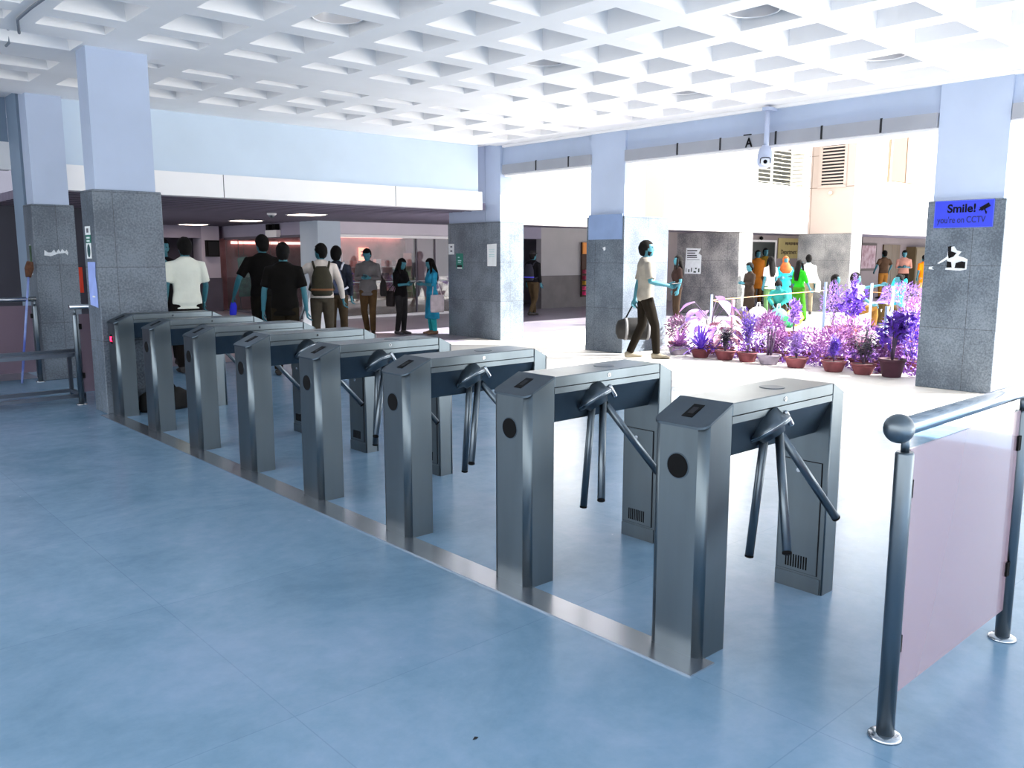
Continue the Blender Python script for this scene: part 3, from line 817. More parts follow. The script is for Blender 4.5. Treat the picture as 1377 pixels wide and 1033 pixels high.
# stickers on the near pillar
t = sheet('sticker', 'off-white square sticker at the top of the pillar stickers', 'sticker', 2.458, 8.735, 1.745, .16, .08, M_paper)
strips(t, [(-.03,.03,-.02,.02)], M_ink, 'print')
t = sheet('sticker', 'teal sticker with white print between two white ones on the pillar', 'sticker', 2.458, 8.73, 1.665, .155, .075, M_teal)
strips(t, [(-.05,.05,.005,.02),(-.05,.04,-.025,-.01)], M_paper, 'print')
t = sheet('sticker', 'white sticker with a dark oval emblem on the pillar', 'sticker', 2.458, 8.735, 1.555, .15, .145, M_paper)
b = MB(); b.loft([((-.005,0,0),(0,.045,0),(0,0,.062)),((-.002,0,0),(0,.045,0),(0,0,.062))], 20); b.build('emblem', mat('dark_teal_ink', (32,74,80), .7), t)
t = sheet('blue_notice', 'long pale blue wavy paper strip below the stickers on the pillar', 'notice', 2.458, 8.69, 1.24, .24, .42, mat('pale_blue_paper', (150,170,232), .8, var=.06, scale=9), outline=[(-.12,-.2),(.115,-.22),(.12,-.05),(.095,.08),(.12,.21),(-.115,.21),(-.125,.02)])
strips(t, [(-.03,.05,-.125,-.11)], M_paper, 'print')
# rear pillar scraps
t = sheet('torn_poster', 'ragged white remains of a torn poster on the rear pillar', 'paper scrap', 2.83, 11.398, 1.55, .26, .09, M_torn, 'y', outline=[(-.13,-.035),(-.06,-.045),(.02,-.015),(.10,-.005),(.13,-.035),(.135,.0),(.12,.035),(.10,.01),(.07,.045),(.05,.005),(.03,.04),(.0,-.005),(-.02,.035),(-.05,.0),(-.09,.0),(-.125,.03)])
t = sheet('sticker_strip', 'narrow green and white strip of stickers on the rear pillar side', 'sticker', 2.598, 11.59, 1.47, .12, .36, mat('dull_green_print', (52,84,56), .7, var=.5, scale=14), outline=[(-.05,-.16),(.04,-.16),(.03,-.02),(.05,.16),(-.04,.16),(-.03,0)])
strips(t, [(-.05,.05,-.19,-.165),(-.03,.04,.165,.175)], M_torn, 'torn_edge')
# centre pillar scrap
sheet('paper_scrap', 'tiny white paper scrap under the blue patch on the centre pillar', 'paper scrap', 10.048, 8.98, 1.62, .06, .06, M_torn, outline=[(-.03,.02),(.0,-.03),(.03,-.01),(.025,.035)])
# torn black and white poster on the sign pillar
t = sheet('torn_poster', 'torn black and white poster remains under the blue sign', 'paper scrap', 10.048, 3.79, 1.47, .36, .3, M_torn, outline=[(-.04,.13),(.02,.145),(.05,.10),(.10,.085),(.07,.04),(.13,.02),(.17,.0),(.165,-.11),(.10,-.125),(-.06,-.115),(-.055,-.095),(.02,-.09),(-.04,-.085),(-.045,.0),(-.13,-.05),(-.15,-.045),(-.05,.03)])
b = MB(); b.prism([(.045,.14),(.01,.15),(.01,.09),(-.05,.07),(-.02,.03),(.03,.01),(.04,.05)], 'x', -.006, -.003); b.prism([(.045,-.09),(.045,-.02),(.0,-.03),(-.01,-.09)], 'x', -.006, -.003); b.prism([(-.04,-.095),(-.05,-.04),(-.11,-.02),(-.15,-.03),(-.15,-.1)], 'x', -.006, -.003)
b.build('black_print', M_black, t)
sheet('paper_scrap', 'small torn white corner beside the torn poster under the blue sign', 'paper scrap', 10.048, 4.0, 1.37, .06, .04, M_torn, outline=[(-.03,-.012),(.03,-.015),(.0,.0),(.02,.02),(-.028,.015)])
# poster on the courtyard pillar
t = sheet('event_poster', 'white torn-corner poster with dark text on the courtyard pillar', 'poster', 18.695, 13.55, 1.39, .52, .68, M_paper, outline=[(-.27,-.34),(.25,-.34),(.26,.14),(.16,.2),(.24,.32),(-.23,.34)])
strips(t, [(-.2,.12,.25,.28),(-.2,.06,.19,.215),(-.2,.11,.13,.155),(-.2,.12,.08,.105),(-.2,.2,.02,.03)], M_dark, 'headline')
strips(t, [(-.23,-.21,-.3,-.2),(-.15,-.11,-.3,-.22),(-.06,-.03,-.29,-.18),(.02,.1,-.31,-.27),(.07,.12,-.22,-.18),(.17,.21,-.3,-.2)], mat('dark_green_ink', (44,62,52), .7), 'figures')
# department board and door in the arcade
t = thing('dark_doorway', 'dark green double doorway behind the people in the arcade', 'door', (29.3, 18.09, 0))
b = MB(); b.box(28.0,30.25,18.06,18.10,0,2.06); b.build('door_leaf', mat('dark_green_door', (32,42,40), .4), t, True)
b = MB(); b.box(27.9,30.35,18.04,18.09,2.06,2.14); b.box(30.25,30.35,18.04,18.09,0,2.06); b.build('frame', M_band, t, True)
b = MB(); b.ball((29.2,18.02,2.2), .09, .06, .07); tag(b.build('alarm_bell', M_black), 'small black bell above the dark doorway', 'bell')
t = thing('department_board', 'ochre wall board lettered Department beside the dark doorway', 'sign', (31.2, 15.59, 1.9))
t.location = (31.3, 18.09, 1.85)
b = MB(); b.box(-.78,.85,-.03,0,-.42,.38); b.build('board', mat('ochre_board', (186,172,118), .6, var=.06, scale=3), t)
text_mesh('lettering', 'Department', .24, mat('dark_brown_letters', (62,44,24), .6), t, (.0, -.035, -.17), FACE_MY, .006)
b = MB()
for k in range(8): b.box(-.28+k*.13,-.18+k*.13,-.036,-.031,.13 - (k%2)*.02,.22)
b.build('illegible_line', _mats['dark_brown_letters'], t)
t = thing('notice_board', 'dark framed notice board with pinkish papers in the arcade', 'notice board', (33.0, 15.59, 1.5))
b = MB(); b.box(-.75,.62,-.05,0,-.55,.52); b.build('frame', mat('dark_brown_frame', (52,38,36), .6), t)
b = MB(); b.box(-.66,.53,-.06,-.045,-.46,.43); b.build('pinboard', mat('mauve_pinboard', (128,100,110), .8, rgb2=(168,150,158), scale=5), t)
t = thing('brown_door', 'brown double door behind the pink shirted man', 'door', (35.0, 15.59, 0))
b = MB(); b.box(-.75,0,-.05,0,0,1.98); b.build('door_leaf', mat('brown_door_wood', (84,66,42), .5, var=.2, scale=3, stretch=(4,1,.4)), t)
b = MB(); b.box(.02,.75,-.05,0,0,1.98); b.build('door_leaf', _mats['brown_door_wood'], t)
t = thing('brown_cupboard', 'olive brown cupboard behind the orange clad person', 'cupboard', (37.4, 15.59, 0))
b = MB(); b.box(-.95,1.2,-.4,0,0,1.9); b.build('body', mat('olive_brown_wood', (92,78,50), .6, var=.15, scale=2), t)
for s_ in (-.9,.15):
    b = MB(); b.box(s_,s_+1.0,-.42,-.4,.05,1.85); b.build('door', _mats['olive_brown_wood'], t)
# orange fire point seen past the centre pillar
t = thing('display_case', 'tall case with an orange top and pink and amber goods by the arcade wall', 'display case', (18.98, 17.65, .3))
b = MB(); b.box(-.26,.6,-.05,0,0,1.62); b.build('back', mat('dark_case_back', (70,44,34), .7), t)
b = MB(); b.box(-.26,.6,-.09,-.04,1.28,1.62); b.build('top_panel', mat('orange_panel', (236,150,64), .6), t)
for i,(zz,c) in enumerate(((.05,(226,40,110)),(.2,(236,70,120)),(.36,(186,140,30)),(.52,(150,40,70)),(.7,(160,50,80)))):
    b = MB(); b.box(-.24,-.02,-.16,-.05,zz,zz+.11); b.build('goods_row', mat('goods_%d' % i, c, .6, var=.3, scale=20), t)

# corridor odds and ends
t = thing('wall_speaker', 'small square dark loudspeaker on the pale corridor pier', 'loudspeaker', (9.55,22.88,1.72))
b = MB(); b.box(-.17,.17,-.16,0,-.22,.22); b.build('cabinet', M_black, t)
b = MB(); b.box(-.14,.14,-.168,-.16,-.19,.19); b.build('grille', M_dark, t)
t = thing('exit_light', 'small white emergency light box with two dark heads above the shopfront', 'emergency light', (9.95,19.87,2.10), -PI/2)
b = MB(); b.box(-.3,.3,-.12,0,-.12,.05); b.build('box', M_band, t)
for s_ in (-.22,.12):
    b = MB(); b.box(s_,s_+.16,-.14,-.02,.06,.2); b.build('lamp_head', M_black, t)
M_pinkl = mat('pink_strip_light', (255,186,170), .5, emit=2.2)
b = MB(); b.box(10.3,12.6,23.24,23.31,1.86,1.93); tag(b.build('strip_light', M_pinkl), 'long pinkish horizontal strip light inside the far shopfront', 'strip light')
b = MB(); b.box(11.75,11.81,20.48,20.56,.95,1.75); tag(b.build('strip_light', M_pinkl), 'short vertical pink strip light inside the near shop', 'strip light')
t = thing('lit_poster', 'small glowing orange pink poster inside the near shop', 'poster', (12.95,20.58,1.55))
b = MB(); b.box(-.16,.16,-.03,0,-.2,.2); b.build('panel', mat('glowing_orange_poster', (255,150,120), .5, emit=1.2), t)
b = MB(); b.box(-.1,.1,-.035,-.03,-.05,.02); b.box(-.1,.06,-.035,-.03,.07,.1); b.build('print', mat('rose_ink', (190,70,60), .6), t)
b = MB(); b.box(10.7,14.2,20.45,20.56,2.02,2.06); tag(b.build('strip_light', M_pinkl), 'long ceiling-high pinkish strip light inside the near shop', 'strip light')
t = thing('shop_shelf', 'pinkish shop shelving with white goods behind the glass', 'shelf', (13.2,20.5,0))
for zz in (.5,.85,1.2):
    b = MB(); b.box(-1.2,1.1,-.35,.05,zz,zz+.03); b.build('shelf_board', mat('rose_shelf', (190,160,164), .6), t)
for xx in (-1.2,1.08):
    b = MB(); b.box(xx,xx+.03,-.35,.05,0,1.6); b.build('side_panel', _mats['rose_shelf'], t)
random.seed(4)
gi = MB()
gcols = [(206,190,196),(150,110,120),(186,120,120),(120,90,110)]
gc = thing('goods_box', 'pale box', 'box', (12.1,20.35,.53)); b = MB(); b.box(-.08,.08,-.08,.08,0,.2); b.build('box_body', mat('pale_goods', (206,190,196), .6), gc)
gc['label'] = 'pale or rosy carton on the pinkish shop shelves behind the glass'; gc['group'] = 'cartons on the shop shelves'
protos = [gc]
for c in gcols[1:]:
    g2 = thing('goods_box', gc['label'], 'box', (0,0,0), 0, gc['group']); b = MB(); b.box(-.07,.07,-.08,.08,0,.16); b.build('box_body', mat('goods_tone_%d' % c[1], c, .6), g2); protos.append(g2)
ii = 0
for zz in (.53,.88,1.23):
    for k in range(8):
        q = protos[ii] if ii < 4 else copy_tree(protos[random.randrange(4)])
        q.location = (12.2+k*.26, 20.33, zz); ii += 1
# mannequin like garments in the far shop
for k,(x,c) in enumerate(((10.35,(70,140,130)),(10.75,(120,84,84)),(11.15,(96,72,80)))):
    t = thing('hanging_garment', ['long teal garment hanging in the far shopfront','reddish brown garment hanging in the far shopfront','dark plum garment hanging in the far shopfront'][k], 'garment', (x,22.6,1.5), group='garments in the far shop')
    b = MB(); b.loft([((0,0,-1.1),(.2,0,0),(0,.08,0)),((0,0,-.4),(.17,0,0),(0,.08,0)),((0,0,-.05),(.2,0,0),(0,.07,0)),((0,0,0),(.06,0,0),(0,.04,0))], 14); b.build('cloth', mat('garment_%d'%k, c, .9, var=.25, scale=6), t)
    b = MB(); b.tube([(-.15,0,-.03),(0,0,.06),(.15,0,-.03)], .01, 6); b.tube([(0,0,.05),(0,0,.46)], .006, 6); b.build('hanger', M_gun, t)
t = thing('clothes_rail', 'thin clothes rail on two posts inside the far shopfront', 'clothes rail', (10.7,22.6,0))
b = MB(); b.tube([(10.2,22.6,1.966),(11.4,22.6,1.966)], .012, 8); b.build('rail', M_gun, t, True)
for xx in (10.2,11.4):
    b = MB(); b.tube([(xx,22.6,0),(xx,22.6,1.966)], .012, 8); b.build('post', M_gun, t, True)
# white leaning board between the corridor people
t = thing('sign_stand', 'white sloping board standing behind the person with the olive backpack', 'board', (7.6,13.9,0))
b = MB(); b.prism([(-.28,0),(.28,0),(.28,1.15),(.10,1.15)], 'y', -.02, .02); b.build('panel', M_paper, t)
b = MB(); b.bar((.26,.02,1.1),(.26,.4,0.01),.03,.03); b.bar((-.1,.02,.6),(-.2,.4,.01),.03,.03); b.build('strut', M_gun, t)
b = MB(); b.box(4.08,4.36,15.97,16.0,.88,1.32); tag(b.build('red_panel', mat('vivid_red_panel', (220,60,30), .6)), 'red panel on the dark wall seen between the two granite pillars', 'panel')
# dark luggage on the floor behind the last gates
def bag(label, loc, sx, sy, sz, c, rz=0):
    t = thing('holdall_bag', label, 'bag', loc, rz)
    b = MB(); b.loft([((0,0,0),(sx*.9,0,0),(0,sy*.9,0)),((0,0,sz*.15),(sx,0,0),(0,sy,0)),((0,0,sz*.75),(sx*.95,0,0),(0,sy*.9,0)),((0,0,sz),(sx*.6,0,0),(0,sy*.5,0))], 18); b.build('body', mat('bag_%d_%d_%d'%c, c, .8, var=.3, scale=8), t)
    b = MB(); b.tube([(-sx*.45,0,sz*.95),(-sx*.3,0,sz*1.25),(sx*.3,0,sz*1.25),(sx*.45,0,sz*.95)], .012, 8); b.build('handle', M_black, t)
    return t
bag('black bag on the floor beneath the last turnstile', (2.96,8.41,0), .25,.085,.215, (12,11,11), 0)
# little dark leaf scraps on the floor
for k,(x,y,s_) in enumerate(((2.98,.62,.03),(2.45,.42,.014),(1.56,1.9,.012))):
    b = MB(); b.face([(x-s_,y,.002),(x,y-s_*.4,.004),(x+s_,y,.002),(x,y+s_*.4,.006)]); b.face([(x-s_,y,.0015),(x,y+s_*.4,.0015),(x+s_,y,.0015),(x,y-s_*.4,.0015)])
    tag(b.build('leaf_scrap', M_dark), ['dark leaf scrap on the floor beside the glass railing','tiny dark scrap on the floor near the railing post','tiny dark speck of litter on the open blue floor'][k], 'litter')

# ------------------------------------------------------------------ people
M_skin = mat('cyan_toned_skin', (40,104,118), .55, var=.05, scale=6)
M_hair = mat('near_black_hair', (15,13,13), .85, spec=.15, var=.3, scale=25, bump=.1, bscale=60)
M_eye = mat('dark_eyes', (14,18,22), .3)
M_lip = mat('deep_teal_lips', (34,96,116), .6)

def dk(c): return tuple(int(v*(.58+.40*v/255)) for v in c)

def remeshed(mb, voxel, k=1.0, smooth=2):
    me = bpy.data.meshes.new('tmp'); bmesh.ops.recalc_face_normals(mb.bm, faces=mb.bm.faces[:]); mb.bm.to_mesh(me); mb.bm.free()
    o = bpy.data.objects.new('tmp', me); COL.objects.link(o)
    r = o.modifiers.new('r', 'REMESH'); r.mode = 'VOXEL'; r.voxel_size = voxel; r.use_smooth_shade = True
    if smooth:
        s = o.modifiers.new('s', 'SMOOTH'); s.iterations = smooth; s.factor = .5
    dg = bpy.context.evaluated_depsgraph_get()
    ev = o.evaluated_get(dg)
    out = MB(); out.bm.from_mesh(ev.to_mesh())
    ev.to_mesh_clear()
    bpy.data.objects.remove(o); bpy.data.meshes.remove(me)
    for f in out.bm.faces: f.smooth = True
    return out

def hand(mb, w, d, s, curl=.5, k=1.0, grip=False):
    """five-fingered hand at wrist w, pointing along d, thumb towards s"""
    w = Vector(w); d = Vector(d).normalized(); s = Vector(s); s = (s - d*s.dot(d)).normalized(); n = d.cross(s)
    mb.loft([(w - d*.02, s*.024*k, n*.018*k), (w + d*.02*k, s*.030*k, n*.017*k), (w + d*.055*k, s*.040*k, n*.015*k), (w + d*.090*k, s*.040*k, n*.012*k), (w + d*.098*k, s*.034*k, n*.008*k)], 12)
    for i, (off, ln) in enumerate(((.028,.068),(.010,.078),(-.009,.072),(-.027,.056))):
        p = w + d*.086*k + s*off*k; dd = d.copy(); pts = [p]
        c = curl * (1 + .12*i)
        for q in (.42,.32,.26):
            dd = (dd*math.cos(c*.9) + n*math.sin(c*.9)).normalized(); pts.append(pts[-1] + dd*ln*q*k)
        mb.tube(pts, [.0095*k,.009*k,.0082*k,.007*k], 7, round_end=True)
    p = w + d*.028*k + s*.028*k; dd = (d*.7 + s*.65 + n*.25).normalized(); pts = [p, p + dd*.035*k]
    dd = (d*.85 + s*.15 + n*.5*curl*2).normalized(); pts += [pts[-1] + dd*.028*k, pts[-1] + dd*.05*k]
    mb.tube(pts, [.013*k,.011*k,.0095*k,.008*k], 7, round_end=True)

TORSO = [(.86,0,.085,.15),(.92,-.005,.105,.165),(.98,0,.105,.16),(1.06,.005,.098,.145),(1.14,.008,.102,.148),(1.24,.01,.113,.165),(1.33,.005,.116,.183),(1.39,-.003,.105,.188),(1.435,-.012,.085,.155),(1.465,-.015,.07,.105),(1.492,-.015,.06,.075)]
TORSO_F = [(.86,0,.09,.158),(.92,-.005,.11,.172),(.98,0,.105,.160),(1.06,.005,.09,.128),(1.14,.01,.092,.130),(1.22,.022,.112,.148),(1.28,.024,.115,.156),(1.35,.008,.10,.165),(1.40,-.003,.085,.150),(1.44,-.012,.07,.105),(1.475,-.014,.055,.07)]

def person(label, loc, yaw, H=1.72, female=False, drop=0.0, lean=0.0, head=(0.0, 0.0), armL=None, armR=None, legL=None, legR=None,
           top=(240,240,236), sleeve='short', hem=.90, flare=0.0, bottom=(50,44,38), skirt=None, shoe=(40,36,32), hair='short', beard=False,
           scarf=None, cap=None, voxel=.012, curl=.5, skin=None, group=None, collar=True, topvar=.12):
    K = H / 1.75
    root = thing('person', label, 'person', loc, R(yaw), group)
    MT = Matrix.Translation((0,0,.93-drop)) @ Matrix.Rotation(lean, 4, 'Y') @ Matrix.Translation((0,0,-.93))
    hp, hy = head
    MH = MT @ Matrix.Translation((0,0,1.52)) @ Matrix.Rotation(hy, 4, 'Z') @ Matrix.Rotation(hp, 4, 'Y') @ Matrix.Translation((0,0,-1.52))
    sw = .185 if not female else .165
    shL, shR = MT @ Vector((-.01, sw, 1.40)), MT @ Vector((-.01, -sw, 1.40))
    hipL, hipR = MT @ Vector((0,.088,.90)), MT @ Vector((0,-.088,.90))
    armL = armL or ((-.03,sw+.045,1.13),(.03,sw+.05,.89)); armR = armR or ((-.03,-sw-.045,1.13),(.03,-sw-.05,.89))
    legL = legL or ((.02,.10,.49),(-.02,.11,.09)); legR = legR or ((.02,-.10,.49),(-.02,-.11,.09))
    armL = [Vector(p) for p in armL]; armR = [Vector(p) for p in armR]; legL = [Vector(p) for p in legL]; legR = [Vector(p) for p in legR]
    tor = TORSO_F if female else TORSO
    def ringsT(infl, lo=None, hi=None, fl=0.0, ext=None):
        out = []
        rs = [r for r in tor if (lo is None or r[0] >= lo-.001) and (hi is None or r[0] <= hi+.001)]
        base = tor[0] if not rs else rs[0]
        if ext is not None:      # skirt part below the torso, hanging plumb from the hips
            z0 = base[0]; n = 5
            c0 = MT @ Vector((base[1],0,z0))
            for i in range(n):
                z = ext + (z0-ext)*i/n; f = 1 + fl*(z0-z)/max(.01,(z0-ext))
                out.append((Vector((c0.x,c0.y,c0.z-(z0-z))), Vector(((base[2]+infl+.02)*f,0,0)), Vector((0,(base[3]+infl+.01)*f,0))))
        for z, cx_, rx, ry in rs:
            out.append((MT @ Vector((cx_,0,z)), (MT.to_3x3() @ Vector((rx+infl,0,0))), Vector((0,ry+infl,0))))
        return out
    # --- one continuous body
    b = MB(); b.loft(ringsT(0), 20)
    b.loft([(MT @ Vector((-.012,0,1.42)), (.062,0,0), (0,.075,0)), (MT @ Vector((-.008,0,1.47)), (.055,0,0),(0,.057,0)), (MH @ Vector((.0,0,1.56)), (.054,0,0),(0,.053,0)), (MH @ Vector((.005,0,1.60)), (.05,0,0),(0,.05,0))], 14)
    HR = [(1.522,.058,.022,.024),(1.532,.050,.042,.036),(1.55,.036,.064,.050),(1.575,.022,.082,.062),(1.605,.012,.092,.069),(1.64,.004,.098,.074),(1.675,.0,.099,.076),(1.705,-.004,.092,.071),(1.73,-.008,.072,.056),(1.746,-.010,.04,.032)]
    H3 = MH.to_3x3()
    b.loft([(MH @ Vector((c,0,z)), H3 @ Vector((rx,0,0)), H3 @ Vector((0,ry,0))) for z, c, rx, ry in HR], 18)
    b.loft([(MH @ Vector(c), H3 @ Vector((rx,0,0)), H3 @ Vector((0,ry,0))) for c, rx, ry in (((.088,0,1.655),.012,.008),((.102,0,1.63),.014,.011),((.108,0,1.612),.016,.015),((.100,0,1.602),.010,.012))], 8)
    for s in (1,-1):
        b.ball(MH @ Vector((-.005,s*.077,1.632)), .018, .010, .030)
        b.ball(MH @ Vector((.086,s*.030,1.664)), .012, .026, .008)
    for sh, (el, wr), s in ((shL, armL, 1), (shR, armR, -1)):
        b.tube([sh + Vector((0,-s*.05,.0)), sh, sh.lerp(el,.35), el, el.lerp(wr,.3), wr], [.055,.056,.049,.038,.039,.026], 12, round_end=True)
    for hip, (kn, an) in ((hipL, legL), (hipR, legR)):
        b.tube([hip, hip.lerp(kn,.4), kn, kn.lerp(an,.35), an], [.088,.078,.053,.056,.036], 14, round_end=True)
        fd = Vector((1,.15*(1 if hip is hipL else -1),0)).normalized()
        b.tube([an + Vector((-.03,0,-.045)), an + fd*.06 + Vector((0,0,-.05)), an + fd*.15 + Vector((0,0,-.064))], [.035,.034,.022], 10, round_end=True)
    vx = voxel * K
    body = remeshed(b, voxel, smooth=2)
    for (el, wr), s in ((armL, 1), (armR, -1)):
        d = (wr - el).normalized()
        sd = Vector((1,0,.2)) if d.z < -.5 else Vector((0,-s*.3,1))
        hand(body, wr, d, sd, curl)
    def fin(mb, name, m, parent=root):
        bmesh.ops.scale(mb.bm, vec=(K,K,K), verts=mb.bm.verts[:])
        return mb.build(name, m, parent)
    fin(body, 'body', skin or M_skin)
    # --- eyes, mouth
    b = MB()
    for s in (1,-1): b.ball(MH @ Vector((.088,s*.031,1.648)), .010, .014, .008, 8, 6)
    fin(b, 'eyes', M_eye)
    b = MB(); b.ball(MH @ Vector((.094,0,1.573)), .010, .022, .006, 8, 6); fin(b, 'lips', M_lip)
    # --- hair / beard / scarf
    def cap_mesh(test, infl=1.08, c=(-.008,0,1.648), r=(.106,.084,.108), rough=.02, nape=False):
        m = MB()
        rnd = random.Random(len(label))
        def fn(dv):
            return (infl + rnd.uniform(-rough, rough)) * (1.0 + (0.16*min(1, (-dv.z-.25)/.5) if nape and dv.x < .1 and dv.z < -.25 else 0)) if test(dv) else .82
        bm0 = m.bm; c_ = MH @ Vector(c)
        m.ball(c_, r[0], r[1], r[2], 26, 18, H3, fn)
        return m
    if hair in ('short', 'long', 'bun', 'volume'):
        test = lambda d: (d.z > .40) if d.x > .45 else ((d.z > .0) if d.x > .12 else ((d.z > -.45) if d.x > -.15 else (d.z > -.97)))
        f_ = 1.17 if hair == 'volume' else 1.07
        fin(cap_mesh(test, f_, rough=.03, nape=True), 'hair', M_hair)
    if hair == 'long':
        b = MB(); b.loft([(MH @ Vector((-.03,0,1.70)), (.07,0,0),(0,.08,0)), (MH @ Vector((-.05,0,1.60)), (.07,0,0),(0,.092,0)), (MT @ Vector((-.09,0,1.45)), (.05,0,0),(0,.11,0)), (MT @ Vector((-.115,0,1.30)), (.035,0,0),(0,.11,0)), (MT @ Vector((-.11,0,1.16)), (.02,0,0),(0,.07,0))], 16)
        for s in (1,-1): b.tube([MH @ Vector((.02,s*.078,1.68)), MH @ Vector((.03,s*.088,1.58)), MT @ Vector((.05,s*.10,1.42)), MT @ Vector((.08,s*.10,1.28))], [.03,.03,.03,.015], 8)
        fin(b, 'long_hair', M_hair)
    if hair == 'bun':
        b = MB(); b.ball(MH @ Vector((-.10,0,1.70)), .05); fin(b, 'hair_bun', M_hair)
    if beard:
        fin(cap_mesh(lambda d: d.x > -.05 and d.z < -.28, 1.05, (.012,0,1.62), (.090,.072,.105), .03), 'beard', M_hair)
    if scarf:
        ms = mat('scarf_%d_%d_%d' % scarf, dk(scarf), .8, var=.25, scale=9)
        b = cap_mesh(lambda d: not (d.x > .62 and -.75 < d.z < .45), 1.16, rough=.015)
        b.loft([(MH @ Vector((.01,0,1.58)), (.09,0,0),(0,.09,0)), (MT @ Vector((.01,0,1.48)), (.12,0,0),(0,.15,0)), (MT @ Vector((.02,0,1.38)), (.15,0,0),(0,.20,0)), (MT @ Vector((.03,0,1.26)), (.14,0,0),(0,.15,0))], 16)
        fin(b, 'head_scarf', ms)
    if cap:
        mc = mat('cap_%d_%d_%d' % cap, cap, .8)
        b = cap_mesh(lambda d: d.z > .05, 1.15, rough=.0); b.loft([(MH @ Vector((.09,0,1.70)), (.02,0,0),(0,.07,0)), (MH @ Vector((.17,0,1.69)), (.02,0,0),(0,.05,0))], 12); fin(b, 'cap', mc)
    # --- trousers or skirt
    mbot = mat('cloth_%d_%d_%d' % bottom, dk(bottom), .9, spec=.1, var=.15, scale=7, bump=.3, bscale=9)
    b = MB(); b.loft(ringsT(.012, .86, .99), 18)
    for hip, (kn, an) in ((hipL, legL), (hipR, legR)):
        b.tube([hip + Vector((0,0,.0)), hip.lerp(kn,.4), kn, kn.lerp(an,.4), an + Vector((0,0,-.01))], [.098,.09,.069,.066,.056], 14, round_end=False)
    fin(remeshed(b, voxel*1.15, smooth=1), 'trousers', mbot)
    if skirt:
        c, zlo, fl = skirt
        msk = mat('cloth_%d_%d_%d' % c, dk(c), .9, spec=.1, var=.2, scale=6, bump=.3, bscale=8)
        b = MB(); b.loft(ringsT(.03, .86, 1.0, fl, zlo), 22); fin(b, 'skirt', msk)
    # --- top with sleeves
    mtop = mat('cloth_%d_%d_%d' % top, dk(top), .9, spec=.1, var=topvar, scale=7, bump=.35, bscale=10)
    b = MB()
    if hem < .86:
        b.loft(ringsT(.02, .86, None, flare, hem), 22)
    else:
        b.loft(ringsT(.02, hem - .03), 22)
    for sh, (el, wr), s in ((shL, armL, 1), (shR, armR, -1)):
        inn = sh + Vector((0,-s*.06,0))
        if sleeve == 'short': b.tube([inn, sh, sh.lerp(el,.45), sh.lerp(el,.84)], [.066,.07,.066,.066], 14)
        elif sleeve == 'elbow': b.tube([inn, sh, sh.lerp(el,.6), el, el.lerp(wr,.22)], [.066,.07,.062,.056,.052], 14)
        else: b.tube([inn, sh, sh.lerp(el,.5), el, el.lerp(wr,.5), el.lerp(wr,.93)], [.066,.069,.060,.052,.048,.038], 14)
    if collar:
        b.loft([(MT @ Vector((-.014,0,1.455)), (.075,0,0),(0,.08,0)), (MT @ Vector((-.012,0,1.512)), (.066,0,0),(0,.066,0))], 16)
    fin(remeshed(b, voxel*1.15, smooth=1), 'top', mtop)
    # --- shoes
    ms = mat('shoe_%d_%d_%d' % shoe, shoe, .6)
    for (kn, an), s in ((legL, 1), (legR, -1)):
        fd = Vector((1,.15*s,0)).normalized(); g = an.z - .09
        b = MB(); sd = Vector((-fd.y, fd.x, 0))
        b.loft([(an + fd*-.075 + Vector((0,0,-.045)), sd*.030, (0,0,.034)), (an + fd*-.04 + Vector((0,0,-.04)), sd*.042, (0,0,.05)), (an + fd*.05 + Vector((0,0,-.048)), sd*.045, (0,0,.042)), (an + fd*.13 + Vector((0,0,-.06)), sd*.048, (0,0,.029)), (an + fd*.19 + Vector((0,0,-.066)), sd*.034, (0,0,.022)), (an + fd*.205 + Vector((0,0,-.068)), sd*.015, (0,0,.012))], 14)
        fin(b, 'shoe', ms)
    root['_MT'] = [v for row in MT for v in row]
    return root, K, MT

def backpack(label, prs, c, strap_c=None, band=None, size=(.15,.15,.42)):
    root, K, MT = prs
    yaw = root.rotation_euler.z
    t = thing('backpack', label, 'backpack', root.location, yaw)
    m = mat('pack_%d_%d_%d' % c, dk(c), .85, var=.2, scale=8, bump=.2, bscale=14)
    b = MB(); d, w, h = size
    b.loft([(MT @ Vector((-.20,0,z)), (dx,0,0), (0,dy,0)) for z, dx, dy in ((.96,.05,w*.85),(.99,.085,w*1.05),(1.10,.10,w*1.1),(1.25,.09,w),(1.36,.07,w*.75),(1.41,.035,w*.5))], 20)
    bmesh.ops.scale(b.bm, vec=(K,K,K), verts=b.bm.verts[:]); b.build('pack', m, t)
    ms = mat('pack_%d_%d_%d' % strap_c, strap_c, .85, var=.2, scale=8) if strap_c else m
    for s in (1,-1):
        b = MB(); pts = [(-.15,s*.10,1.36),(-.115,s*.115,1.43),(-.02,s*.125,1.475),(.09,s*.12,1.42),(.14,s*.125,1.30),(.10,s*.16,1.14),(-.05,s*.19,1.05),(-.14,s*.13,1.02)]
        b.tube([MT @ Vector(p) for p in pts], [.018]*8, 8); bmesh.ops.scale(b.bm, vec=(K,K,K), verts=b.bm.verts[:]); b.build('strap', ms, t)
    if band:
        b = MB(); b.loft([(MT @ Vector((-.20,0,z)), (.103,0,0),(0,w*1.12,0)) for z in (1.04,1.07)], 20); bmesh.ops.scale(b.bm, vec=(K,K,K), verts=b.bm.verts[:]); b.build('band', mat('band_%d_%d_%d' % band, band, .8), t)
    return t

